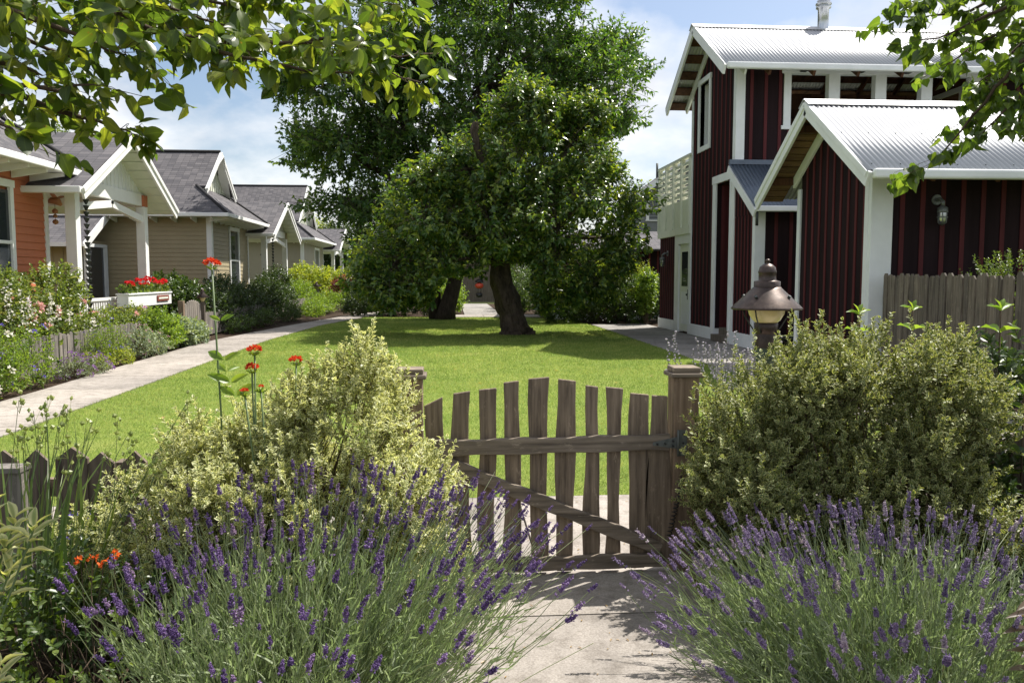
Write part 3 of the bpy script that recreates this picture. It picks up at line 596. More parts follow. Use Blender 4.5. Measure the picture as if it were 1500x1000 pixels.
while y < 20.25:
    h = .78 + .14 * math.sin(PI * (y - 18.9) / 1.4); q.prism([(-6.13, y, .05), (-6.13, y + .13, .05), (-6.13, y + .13, h), (-6.13, y + .065, h + .03), (-6.13, y, h)], (.02, 0, 0)); y += .148
q.build('gate_panel', 'grey', r); q = MB(); q.beam((-6.16, 18.98, .25), (-6.16, 20.25, .25), .03, .08); q.beam((-6.16, 18.98, .62), (-6.16, 20.25, .62), .03, .08); q.build('rail', 'grey', r)
q = MB(); q.box(-6.17, -6.05, 18.8, 18.92, 0, .95); q.build('gate_post', 'postwood', r, bevel=.004)
# ================================================================== BARNS
def bb_wall(board, bat, axis, pos, a0, a1, z0, z1, sp=.31, bw=.065, th=.1, off=.12, holes=(), skip=()):
    """board and batten wall. axis 'x': outer face at X=pos facing -X; 'y': outer face at Y=pos facing -Y. z1 may be a function"""
    zf = z1 if callable(z1) else (lambda a: z1)
    P = (lambda a, d, z: (pos + d, a, z)) if axis == 'x' else (lambda a, d, z: (a, pos + d, z))
    cuts = sorted({a0, a1, *[h for q in holes for h in q[:2]]} | ({(a0 + a1) / 2} if callable(z1) else set()))
    for s, e in zip(cuts[:-1], cuts[1:]):
        spans = [(z0, None)]
        for h0, h1, k0, k1 in holes:
            if h0 <= s + 1e-6 and h1 >= e - 1e-6: spans = [(z0, k0), (k1, None)]
        for lo, hi in spans:
            pol = [P(s, 0, lo), P(e, 0, lo), P(e, 0, zf(e) if hi is None else hi), P(s, 0, zf(s) if hi is None else hi)]
            if pol[2][2] - lo > .02 or pol[3][2] - lo > .02: board.prism(pol, (th, 0, 0) if axis == 'x' else (0, th, 0))
    a = a0 + off
    while a < a1 - bw:
        spans = [(z0, min(zf(a), zf(a + bw)) - .01)]
        for h0, h1, k0, k1 in holes:
            if a + bw > h0 - .1 and a < h1 + .1: spans = [q for s, e in spans for q in ((s, min(e, k0)), (max(s, k1), e)) if q[1] - q[0] > .03]
        for s, e in spans: A, B = P(a, -.014, s), P(a + bw, -.001, e); bat.box(min(A[0], B[0]), max(A[0], B[0]), min(A[1], B[1]), max(A[1], B[1]), s, e)
        a += sp
def corr_sheet(x0, x1, ridge, eave, mat, name, parent, wl=.082, amp=.0095):
    n = int((x1 - x0) / wl * 6); xs = np.linspace(x0, x1, n); w_ = amp * np.sin(xs / wl * 2 * PI)
    (yr, zr), (ye, ze) = ridge, eave; d = np.array([ye - yr, ze - zr]); d /= np.linalg.norm(d); nn = np.array([-d[1], d[0]]); nn = nn if nn[1] > 0 else -nn
    V = []
    for t in (0, 1):
        y, z = yr + (ye - yr) * t, zr + (ze - zr) * t; V.append(np.stack([xs, y + nn[0] * w_, z + nn[1] * w_], 1))
    q = np.array([(i, i + 1, n + i + 1, n + i) for i in range(n - 1)])
    o = link(name, np_mesh(name, np.concatenate(V), [q], True, off=BASE[parent]), mat, parent); s_ = o.modifiers.new('Solidify', 'SOLIDIFY'); s_.thickness = .004; return o
def jar_lamp(root, p, axis, k_=1.):
    x, y, z = p; d = np.array([-1, 0, 0.]) if axis == 'x' else np.array([0, -1., 0]); p = np.array(p)
    q = MB(); q.tube([p, p + d * .03], [.075, .075], 16); q.tube([p, p + d * .10, p + d * .17 + [0, 0, -.04], p + d * .17 + [0, 0, -.10]], .028, 10); q.lathe([(.03, 0), (.07, -.03), (.075, -.09), (.07, -.1)], p + d * .17 + [0, 0, -.10], 16)
    for k in range(6): a = k * PI / 3; e = np.array([math.cos(a) * .068, math.sin(a) * .068, 0]); q.tube([p + d * .17 + e + [0, 0, -.19], p + d * .17 + e * .9 + [0, 0, -.34], p + d * .17 + [0, 0, -.385]], .006, 5)
    q.lathe([(.07, -.255), (.074, -.265), (.07, -.275)], p + d * .17, 16)
    lm = q.build('wall_lamp', 'lampgrey', root); q = MB(); q.lathe([(.055, -.19), (.058, -.30), (.03, -.36), (0, -.37)], p + d * .17, 14); q.build('jar', 'galv', lm)
XB = 6.15
# ---------- tall barn
tw = empty('barn_tower', (9, 18.7, 0), 'tall dark red board and batten barn with an open loft and white trim', 'barn')
y0, y1, ym, zw = 17.2, 20.3, 18.75, 5.92; zr = 7.28; mt_ = (zr - zw + .08) / (ym - (y0 - .7)); XE = 15.
bo, ba = MB(), MB(); zt = lambda y: zr - .14 - abs(y - ym) * mt_
bb_wall(bo, ba, 'x', XB, y0 + .04, y1, .3, zt, .28, .065, .1, .05, holes=[(19.05, 19.75, 4.65, 6.15), (17.46, 18.36, .3, 3.6)])
bb_wall(bo, ba, 'y', y0, XB + .1, 7.17, .3, 6.0, .315, .07, .1, .18)
bb_wall(bo, ba, 'y', y0, 7.17, 11.7, .3, 4.72, .315, .07, .1, .1)
bb_wall(bo, ba, 'y', y0, 11.7, XE, .3, 6.0, .315, .07, .1, .1)
tw_wall = bo.build('wall', 'board', tw); ba.build('batten', 'batten', tw_wall)
bo = MB(); bo.box(XB + .1, 6.2, y1 - .1, y1, .3, 6.1); bo.box(XB + .1, 8.15, y1 - .1, y1, .3, 4.9); bo.box(8.15, XE, y1 - .1, y1, .3, 6.1); bo.box(XB + .1, 8.15, y1 - .1, y1, 5.72, 6.1); bo.box(11.8, 11.9, y0 + .1, y1 - .1, 3.7, 4.9); bo.box(11.8, 11.9, y0 + .1, 18.2, 4.9, 6.0); bo.box(11.8, 11.9, 19.2, y1 - .1, 4.9, 6.0); bo.box(11.8, 11.9, 18.2, 19.2, 5.75, 6.0)
bo.box(XB + .1, 11.8, y0 + .1, y1 - .1, 3.6, 3.7); bo.build('inner_wall', 'inner', tw)
q = MB(); q.box(11.76, 11.799, 18.08, 18.2, 4.8, 5.87); q.box(11.76, 11.799, 19.2, 19.32, 4.8, 5.87); q.box(11.76, 11.799, 18.2, 19.2, 5.75, 5.87); q.box(11.76, 11.799, 18.2, 19.2, 4.8, 4.9); q.build('loft_window_frame', 'cream', tw)
ro = corr_sheet(5.6, XE + .4, (ym, zr), (y0 - .7, zw - .08), 'metal', 'roof', tw); corr_sheet(5.6, XE + .4, (ym, zr), (y1 + .7, zw - .08), 'metal', 'roof', tw)
q = MB(); q.beam((5.58, ym - .09, zr - .03), (XE + .42, ym - .09, zr - .03), .2, .012, (0, -.55, .83)); q.beam((5.58, ym + .09, zr - .03), (XE + .42, ym + .09, zr - .03), .2, .012, (0, .55, .83)); q.build('ridge_cap', 'metal', ro)
q = MB(); ze_ = zw - .08
for sg, e in ((-1, y0 - .68), (1, y1 + .68)):
    q.beam((5.63, ym, zr - .11), (5.63, e, ze_ - .11), .05, .20); q.beam((XB - .03, ym, zr - .20), (XB - .03, e - sg * .12, ze_ - .17 + .08), .05, .17)
q.build('rake_board', 'trim', ro, bevel=.006)
q = MB(); q.beam((5.66, y0 - .74, ze_ - .04), (XE + .4, y0 - .74, ze_ - .04), .12, .13); q.build('gutter', 'trim', ro, bevel=.03)
q = MB()
for sg in (-1, 1):
    for k in range(5): yy = ym + sg * (.35 + k * .44); q.beam((5.66, yy, zr - abs(yy - ym) * mt_ - .055), (XE, yy, zr - abs(yy - ym) * mt_ - .055), .24, .04, (0, sg * .55, .83))
    for xx in np.arange(6.6, XE, .95): q.beam((xx, ym, zr - .16), (xx, ym + sg * 2.2, zr - .16 - 2.2 * mt_), .05, .14)
q.box(XB + .1, XE, y1 - .25, y1 - .11, 5.5, 5.68); q.build('roof_framing', 'inner', tw)
q = MB(); q.box(XB - .03, XB + .17, y0 - .03, y0 + .14, .3, 5.96); q.build('corner_post', 'trim', tw, bevel=.005)
q = MB(); q.box(XB - .025, XB + .1, y1 - .02, y1 + .1, .3, 5.9); q.build('corner_post', 'trim', tw, bevel=.005)
q = MB(); q.box(7.12, 11.75, y0 - .035, y0 + .13, 5.84, 5.99); q.box(7.12, 11.75, y0 - .05, y0 + .14, 4.66, 4.74)
for xx in (7.17, 8.16, 9.2, 10.24, 11.36): q.box(xx, xx + (.16 if xx < 8 else .25), y0 - .03, y0 + .15, 4.74, 5.84)
q.build('loft_opening_frame', 'trim', tw, bevel=.005)
for xx in (7.5, 8.75, 9.8): q = MB(); q.box(xx, xx + .12, y0 - .25, y0 - .05, 5.86, 5.93); q.build('floodlight', 'iron', tw)
q = MB(); q.tube([(8.75, y0 + .5, 4.7), (8.55, y0 + .5, 6.0)], .06, 10); q.build('loft_brace', 'inner', tw)
q = MB(); yw0, yw1, zw0, zw1 = 19.05, 19.75, 4.65, 6.15
q.box(XB - .03, XB + .12, yw0 - .12, yw0, zw0 - .12, zw1 + .02); q.box(XB - .03, XB + .8, yw1, yw1 + .12, zw0 - .12, zw1 + .02); q.box(XB - .03, XB + .12, yw0, yw1, zw0 - .12, zw0); q.box(XB - .045, XB + .12, yw0 - .14, yw1 + .14, zw1, zw1 + .12); q.build('gable_window_frame', 'trim', tw)
q = MB(); q.lathe([(.16, -.25), (.13, -.05), (.125, .0), (.125, .42), (.17, .43), (.17, .46), (.13, .47), (.13, .50), (.18, .51), (.18, .54), (.12, .56), (.15, .6), (.1, .63), (0, .64)], (8.72, ym, zr + .02), 20); q.build('flue_pipe', 'galv', tw)
# base boards, entry, lean-to
q = MB(); q.box(XB - .03, XB + .1, 18.6, y1, .02, .3); q.build('base_board', 'trim', tw, bevel=.01)
q = MB(); q.box(XB - .04, XB + .16, 18.38, 18.6, .02, 3.62); q.build('entry_post', 'trim', tw, bevel=.006)
q = MB(); q.box(XB - .05, XB + .16, 17.42, 18.62, 3.62, 3.8); q.build('entry_header', 'trim', tw, bevel=.006)
q = MB(); q.box(XB - .04, XB + .06, 17.32, 17.44, .3, 3.7); q.build('entry_jamb', 'trim', tw)
q = MB(); q.box(XB - .1, XB + .6, 17.46, 18.36, .02, .17); q.box(XB + .1, XB + .6, 17.46, 18.36, .17, .32); q.build('entry_step', 'dgrey', tw)
q = MB(); q.box(XB + .6, XB + .64, 17.4, 18.4, .0, 3.65); q.box(XB + .101, XB + .6, 17.40, 17.458, .0, 3.65); q.box(XB + .101, XB + .6, 18.362, 18.42, .0, 3.65); q.box(XB + .101, XB + .6, 17.459, 18.361, 3.61, 3.65)
for k in range(3): q.box(XB + .14 + k * .16, XB + .2 + k * .16, 18.345, 18.361, .33, 3.6)
q.build('entry_recess', 'batten', tw)
bo, ba = MB(), MB(); ztl = lambda y: 2.72 + (y - 15.98) * .66
bb_wall(bo, ba, 'x', XB + .01, 16.1, 17.3, .3, 2.78, .19, .06, .08, .06); bo.prism([(XB + .01, 16.1, 2.78), (XB + .01, 17.3, 2.78), (XB + .01, 17.3, 3.58)], (.08, 0, 0))
for yy in np.arange(16.2, 17.3, .19): ba.box(XB - .004, XB + .009, yy, yy + .06, 2.78, 2.76 + (yy - 16.1) * .66)
bb_wall(bo, ba, 'y', 16.0, XB + .2, 8.9, .3, 2.8, .315, .07, .1, .2); lw = bo.build('lean_to_wall', 'board', tw); ba.build('batten', 'batten', lw)
q = MB(); q.box(XB - .02, XB + .2, 15.96, 16.1, .02, 2.8); q.build('lean_to_post', 'trim', tw, bevel=.006); q = MB(); q.box(XB - .03, XB + .1, 16.1, 17.44, .02, .3); q.build('base_board', 'trim', tw)
lr = corr_sheet(5.98, 9.0, (17.19, 3.93), (15.62, 2.88), 'blue', 'lean_to_roof', tw)
q = MB(); q.beam((5.99, 17.19, 3.80), (5.99, 15.6, 2.74), .05, .17); q.build('rake_board', 'trim', lr); q = MB(); q.beam((6.0, 15.56, 2.83), (9., 15.56, 2.83), .1, .11); q.build('gutter', 'trim', lr, bevel=.02); q = MB(); q.box(5.99, 9., 17.12, 17.2, 3.9, 4.0); q.build('flashing', 'blue', lr)
q = MB(); q.tube([(6.03, 15.6, 2.78), (6.03, 15.6, 2.5)], .03, 8); q.build('downspout', 'iron', lr)
# annex with a balcony
bo, ba = MB(), MB(); bb_wall(bo, ba, 'x', XB, 21.75, 23.4, .3, 2.6, .2, .06, .1, .06); bo.box(XB + .1, 9, 23.3, 23.4, 0, 2.6); aw = bo.build('annex_wall', 'board', tw); ba.build('batten', 'batten', aw)
q = MB(); q.box(XB - .03, XB + .1, 21.7, 23.43, .02, .3); q.build('base_board', 'trim', tw)
q = MB(); q.box(XB - .03, XB + .12, 21.38, 21.75, .02, 2.6); q.box(XB - .03, XB + .12, 20.3, 20.46, .02, 2.6); q.box(XB - .03, XB + .12, 20.46, 21.38, 2.36, 2.6); dr = q.build('door_frame', 'trim', tw)
q = MB(); q.box(XB + .02, XB + .06, 20.46, 21.38, .06, 2.36); do = q.build('door', 'cream', tw)
q = MB(); q.box(XB + .008, XB + .019, 20.66, 21.18, 1.25, 2.15); q.build('pane', 'glass', do); q = MB(); q.lathe([(.0, 0), (.03, .01), (.03, .05), (0, .06)], (XB - .02, 20.58, 1.0), 12); q.box(XB - .005, XB + .019, 20.55, 20.61, .9, 1.16); q.build('handle', 'iron', do)
q = MB(); q.box(XB + .01, XB + .019, 20.62, 21.22, .25, 1.1); q.build('door_panel', 'trim', do)
q = MB(); q.box(XB - .06, XB, 20.32, 23.5, 2.6, 2.78); q.box(XB - .02, XB, 20.32, 23.5, 2.78, 3.5)
for k in range(5): yy = 20.36 + k * .76; q.box(XB - .07, XB + .05, yy, yy + .09, 2.78, 4.55)
for k in range(6): q.box(XB - .015, XB + .02, 20.32, 23.5, 3.58 + k * .16, 3.66 + k * .16)
q.box(XB - .08, XB + .06, 20.3, 23.52, 4.55, 4.62); q.box(XB + .06, 9, 20.32, 23.5, 2.6, 2.7); q.build('balcony', 'cream', tw, bevel=.004)
q = MB()
for k in range(6): q.box(XB + .1, 8.9, 23.44, 23.48, 3.58 + k * .16, 3.66 + k * .16)
q.box(XB + .1, 8.9, 23.45, 23.48, 2.78, 3.5); q.build('balcony_side', 'cream', tw)
jar_lamp(tw, (XB, 22.5, 2.15), 'x')
# ---------- small barn in front
sb = empty('small_barn', (8, 12.6, 0), 'small dark red barn with bright corrugated roof in front of the tall barn', 'barn')
y0, y1, ym, zr = 11.45, 13.85, 12.65, 4.27; ze_, zlow = 2.93, 10.62; ms = (zr - ze_) / (ym - zlow); XE = 13.5
bo, ba = MB(), MB(); zt = lambda y: zr - .13 - abs(y - ym) * ms
bb_wall(bo, ba, 'x', XB, y0 + .05, y1, .25, zt, .245, .06, .1, .13); bb_wall(bo, ba, 'y', y0, XB + .1, XE, .25, 3.05, .31, .07, .1, .32)
wl = bo.build('wall', 'board', sb); ba.build('batten', 'batten', wl)
ro = corr_sheet(5.62, XE + .4, (ym, zr), (zlow, ze_), 'metal', 'roof', sb); corr_sheet(5.62, XE + .4, (ym, zr), (2 * ym - zlow, ze_), 'metal', 'roof', sb)
q = MB(); q.beam((5.6, ym - .09, zr - .025), (XE, ym - .09, zr - .025), .2, .012, (0, -.55, .83)); q.beam((5.6, ym + .09, zr - .025), (XE, ym + .09, zr - .025), .2, .012, (0, .55, .83)); q.build('ridge_cap', 'metal', ro)
q = MB()
for sg in (-1, 1):
    e = ym + sg * (ym - zlow - .02); q.beam((5.65, ym, zr - .12), (5.65, e, ze_ - .12), .05, .21); q.beam((5.62, ym, zr - .05), (5.62, e, ze_ - .05), .03, .09)
    q.beam((XB - .04, ym, zr - .17), (XB - .04, e - sg * .55, ze_ - .17 + .55 * ms), .05, .16)
q.build('rake_board', 'trim', ro, bevel=.006)
q = MB()
for sg in (-1, 1):
    for k in range(15): a = .02 + k * .135; yy = ym + sg * a; q.beam((5.68, yy + sg * .06, zr - (a + .06) * ms - .045), (XB, yy + sg * .06, zr - (a + .06) * ms - .045), .14, .018, (0, sg * .55, .83))
q.build('overhang_sheathing', 'sheath', ro)
q = MB(); q.beam((5.7, ym + 1.45, zr - 1.45 * ms - .14), (XB, ym + 1.45, zr - 1.45 * ms - .14), .08, .12); q.beam((5.7, ym + .35, zr - .35 * ms - .14), (XB, ym + .35, zr - .35 * ms - .14), .08, .12); q.build('lookout', 'inner', ro)
q = MB(); q.beam((5.68, zlow - .05, ze_ - .05), (XE + .4, zlow - .05, ze_ - .05), .12, .13); q.build('gutter', 'trim', ro, bevel=.03)
q = MB(); q.box(XB - .03, XB + .30, y0 - .035, y0 + .05, .0, 3.0); q.box(XB - .035, XB + .0, y0 + .05, y0 + .16, .0, 3.0); q.build('corner_post', 'trim', sb, bevel=.006)
q = MB(); q.box(XB - .035, XB + .08, y1 - .02, y1 + .1, .0, 3.02); q.build('corner_post', 'trim', sb, bevel=.006)
for xx in np.arange(6.6, XE, .93): q = MB(); q.beam((xx, zlow + .05, ze_ - .09), (xx, y0, ze_ - .09 + .8 * ms), .05, .1); q.build('rafter_tail', 'inner', ro)
jar_lamp(sb, (7.12, y0, 2.62), 'y')
for root_, ro_, x1_, yr_, zr_, ye_, zee in ((sb, ro, 13.4, ym, zr, zlow, ze_),):
    P = np.array([(x, yr_ + (ye_ - yr_) * t + rng.normal() * .004, zr_ + (zee - zr_) * t + .012) for t in (.1, .5, .93) for x in np.arange(5.75, x1_, .41)]); o = FB().add(scatter(T_O, P, np.tile([0, -.5, .85], (len(P), 1)), rdir(len(P)), .012, .014)).build('roof_screws', 'iron', ro_, kind='stuff')
# ---------- tall grey fence and far buildings
picket_fence('tall dark weathered board fence running from the small barn to the right edge', 6.35, 11.36, 6.3, 6.6, 1.53, 'dgrey', .105, .012, .02, 'dog', (.25, .8), .025, 1.9, -1, ph=-.1, tilt=.02, wob=.012)
sh = empty('red_shed', (4.6, 28.3, 0), 'dark red shed with a white corner post behind the leafy tree', 'shed')
bo, ba = MB(), MB(); bb_wall(bo, ba, 'y', 27.9, 3.62, 8., .28, 2.45, .3, .07, .1, .3); bo.box(3.6, 3.7, 28., 33, .0, 2.45); w_ = bo.build('wall', 'board', sh); ba.build('batten', 'batten', w_)
q = MB(); q.box(3.55, 3.9, 27.86, 28.02, .0, 2.45); q.build('corner_post', 'trim', sh); q = MB(); q.box(3.9, 8., 27.85, 27.9, .0, .28); q.build('base_board', 'trim', sh)
q = MB(); q.slab([(3.2, 27.5, 2.45), (8.4, 27.5, 2.45), (8.4, 30.4, 3.2), (3.2, 30.4, 3.2)], .06, (1, 0, 0)); q.slab([(3.2, 33.3, 2.45), (8.4, 33.3, 2.45), (8.4, 30.4, 3.2), (3.2, 30.4, 3.2)], .06, (1, 0, 0)); q.build('roof', 'shingle', sh)
q = MB(); q.beam((8.42, 27.48, 2.37), (8.42, 30.4, 3.12), .05, .2); q.beam((3.18, 27.48, 2.37), (3.18, 30.4, 3.12), .05, .2); q.build('rake_board', 'trim', sh)
gh = empty('grey_house', (12.5, 45, 0), 'grey two storey house with a white framed window beyond the balcony', 'house')
w_ = MB(); clapboard(w_, 'y', 42., 9.2, 17., .3, 5.35, .16); w_.box(9.2, 17, 42.02, 43.8, 0, 5.4); w_.prism([(9.2, 42.0, 5.35), (17, 42.0, 5.35), (13.1, 42.0, 8.0)], (0, 1.8, 0)); w_.build('wall', 'greysiding', gh)
q = MB(); q.slab([(8.7, 41.5, 5.1), (13.1, 41.5, 8.15), (13.1, 44., 8.15), (8.7, 44., 5.1)], .08, (0, 1, 0)); q.slab([(17.5, 41.5, 5.1), (13.1, 41.5, 8.15), (13.1, 44., 8.15), (17.5, 44., 5.1)], .08, (0, 1, 0)); q.build('roof', 'shingle', gh)
q = MB(); q.beam((8.7, 41.48, 4.98), (13.1, 41.48, 8.03), .06, .26); q.beam((17.5, 41.48, 4.98), (13.1, 41.48, 8.03), .06, .26); q.build('rake_board', 'trim', gh)
window_unit(gh, 'y', 42., 10.25, 11.4, 4.45, 5.65, .16); q = MB(); q.tube([(11.2, 43.5, 6.6), (11.2, 43.5, 7.6)], .06, 8); q.build('vent_pipe', 'iron', gh)
# ================================================================== GATE, NEAR FENCES, LAMP
GY = 3.93
gate = empty('picket_gate', (.5, GY, .02), 'weathered wooden picket gate with an arched top and a diagonal brace', 'gate')
pk = [(-.122, -.037, .867, .911), (.004, .093, .927, .939), (.134, .216, .945, .953), (.26, .34, .979, .988), (.389, .482, .997, 1.005), (.524, .612, .995, .984), (.665, .737, .962, .954), (.777, .851, .953, .944), (.895, .983, .92, .911), (1.0, 1.09, .908, .902)]
for i, (a, b, za, zb_) in enumerate(pk):
    ph = i * 1.7; m = MB(); lev = np.linspace(0, 1, 9); A = []; B = []; z0 = .03 + .012 * math.sin(i * 2.3)
    for t in lev:
        ja = .007 * math.sin(5 * t + ph) + .004 * math.sin(11 * t + 2 * ph); jb = .008 * math.sin(4 * t + 1.3 * ph) + .003 * math.sin(13 * t)
        if i == 9: ja -= .03 * (1 - t); jb += .03 * (1 - t)
        A.append((a + ja, z0 + (za - z0) * t)); B.append((b + jb, z0 + (zb_ - z0) * t))
    for k in range(8):
        for (p, q, r_, s_) in ((A[k], B[k], B[k + 1], A[k + 1]),):
            V = [(p[0], GY, p[1]), (q[0], GY, q[1]), (r_[0], GY, r_[1]), (s_[0], GY, s_[1])]; W_ = [(x, y + .02, z) for x, y, z in V]
            m.faces(V + W_, [(0, 1, 2, 3), (7, 6, 5, 4), (0, 3, 7, 4), (1, 5, 6, 2)] + ([(0, 4, 5, 1)] if k == 0 else []) + ([(3, 2, 6, 7)] if k == 7 else []))
    if i == 8: m.box(.925, .929, GY - .001, GY + .012, .72, .915)
    # weld so each picket is one island
    o = m.build('picket', 'gatewood', gate); import bmesh as _b; bm = _b.new(); bm.from_mesh(o.data); _b.ops.remove_doubles(bm, verts=bm.verts, dist=1e-5); bm.to_mesh(o.data); bm.free(); bv = o.modifiers.new('Bevel', 'BEVEL'); bv.width = .003; bv.limit_method = 'ANGLE'
def rail(p, q, h, name):
    m = MB(); n = 10; P = [np.array(p) + (np.array(q) - np.array(p)) * k / n for k in range(n + 1)]; d = nrm(np.array(q) - np.array(p)); up = np.array([-d[2], 0, d[0]]); V = []
    for k, c in enumerate(P):
        hh = h / 2 + .004 * math.sin(k * 1.9 + h * 90); V += [c - up * hh, c - up * hh + [0, -.036, 0], c + up * hh + [0, -.036, 0], c + up * hh]
    Fl = [(4 * k + j, 4 * k + (j + 1) % 4, 4 * k + 4 + (j + 1) % 4, 4 * k + 4 + j) for k in range(n) for j in range(4)] + [(3, 2, 1, 0), (4 * n, 4 * n + 1, 4 * n + 2, 4 * n + 3)]
    m.faces(V, Fl); return m.build(name, 'railwood', gate, bevel=.005)
rail((-.12, GY - .002, .662), (1.09, GY - .002, .676), .078, 'rail'); rail((-.1, GY - .002, .062), (1.06, GY - .002, .075), .068, 'rail'); rail((-.06, GY - .003, .60), (1.05, GY - .003, .128), .066, 'brace')
h = MB(); h.prism([(1.0, GY - .042, .663), (1.0, GY - .042, .678), (1.125, GY - .042, .705), (1.125, GY - .042, .645)], (0, .004, 0)); h.box(1.128, 1.17, GY - .05, GY - .044, .61, .74); h.tube([(1.126, GY - .05, .61), (1.126, GY - .05, .74)], .007, 8); hg = h.build('hinge', 'hinge', gate)
b = MB()
for x, z in ((1.02, .67), (1.06, .672), (1.1, .685), (1.1, .66), (1.15, .63), (1.15, .675), (1.15, .72)): b.tube([(x, GY - .042, z), (x, GY - .056, z)], .005, 8)
b.build('bolt', 'black', hg)
sp = MB(); pts = [(1.085 + .012 * math.cos(k * .9) + .0006 * k, GY - .05 + .012 * math.sin(k * .9), .20 + k * .0028) for k in range(110)]; sp.tube(pts, .003, 5); sp.build('spring', 'black', gate)
for label, x0, x1, yy in (('cedar gate post with a flat stepped cap at the hinge side of the picket gate', 1.108, 1.235, 3.9), ('weathered square gate post at the right end of the cream and green shrub', -.265, -.14, 3.93)):
    xc = (x0 + x1) / 2; r = empty('gate_post', (xc, yy + .06, 0), label, 'post', 'posts either side of the picket gate')
    q = MB(); q.box(x0, x1, yy, yy + .125, 0, 1.0); q.build('post', 'postwood', r, bevel=.006)
    q = MB(); q.box(x0 - .02, x1 + .02, yy - .02, yy + .145, 1.0, 1.022); q.box(x0 - .005, x1 + .005, yy - .005, yy + .13, 1.022, 1.05); q.build('cap', 'railwood', r, bevel=.006)
picket_fence('low brown picket fence with pointed tops at the lower left', -3.4, 3.97, -.3, 3.97, .675, 'gatewood', .13, .02, .02, 'point', (.25, .72), .02, 1.8, -1, ph=-.08)
picket_fence('low brown picket fence behind the large green shrub right of the gate', 1.26, 3.97, 4.2, 3.97, .70, 'gatewood', .13, .02, .02, 'point', (.25, .72), .02, 1.8, -1, ph=-.08)
c = at(17, 690, 3.6); r = empty('short_post', (c[0], 3.6, 0), 'short grey weathered post with a flat cap at the left edge', 'post'); q = MB(); q.box(c[0] - .0, c[0] + .055, 3.57, 3.63, 0, c[2]); q.build('post', 'grey', r); q = MB(); q.box(c[0] - .3, c[0] + .06, 3.55, 3.65, c[2], c[2] + .025); q.build('cap', 'grey', r, bevel=.004)
# bollard lamp
lx, ly = 2.09, 5.2; r = empty('garden_lamp', (lx, ly, 0), 'copper shaded garden lamp with an amber globe on a green post behind the right shrub', 'lamp')
q = MB(); q.lathe([(.062, 0), (.062, 1.04)], (lx, ly, 0), 28); q.build('post', 'green', r)
q = MB(); q.lathe([(.068, 1.03), (.068, 1.12), (.067, 1.123), (.075, 1.126), (.077, 1.19), (.072, 1.195), (.05, 1.196)], (lx, ly, 0), 28); q.build('collar', 'copper', r)
q = MB(); q.lathe([(.07, 1.196), (.09, 1.212), (.112, 1.25), (.122, 1.287)], (lx, ly, 0), 32); q.build('globe', 'globe', r)
q = MB(); q.lathe([(.145, 1.288), (.225, 1.283), (.230, 1.290), (.226, 1.297), (.15, 1.37), (.098, 1.42), (.086, 1.432), (.0, 1.433)], (lx, ly, 0), 40); q.build('shade', 'copper', r)
q = MB(); q.lathe([(.085, 1.425), (.085, 1.468), (.060, 1.474), (.056, 1.478), (.056, 1.52), (.06, 1.526), (.058, 1.535), (.05, 1.562), (.03, 1.58), (.012, 1.586), (.012, 1.594), (.018, 1.603), (.012, 1.613), (0, 1.616)], (lx, ly, 0), 28); q.build('cap', 'copper', r)
for a in (-.9, .55, 2.4, 3.9):
    e = np.array([math.cos(a), math.sin(a), 0]); o_ = np.array([lx, ly, 0]); q = MB(); q.tube([o_ + e * .165 + [0, 0, 1.29], o_ + e * .15 + [0, 0, 1.24], o_ + e * .105 + [0, 0, 1.17], o_ + e * .076 + [0, 0, 1.13]], .005, 6); q.build('guard_wire', 'iron', r)
    q = MB(); q.tube([o_ + e * .15 + [0, 0, 1.355], o_ + e * .165 + [0, 0, 1.375]], .011, 8); q.build('bolt', 'iron', r)
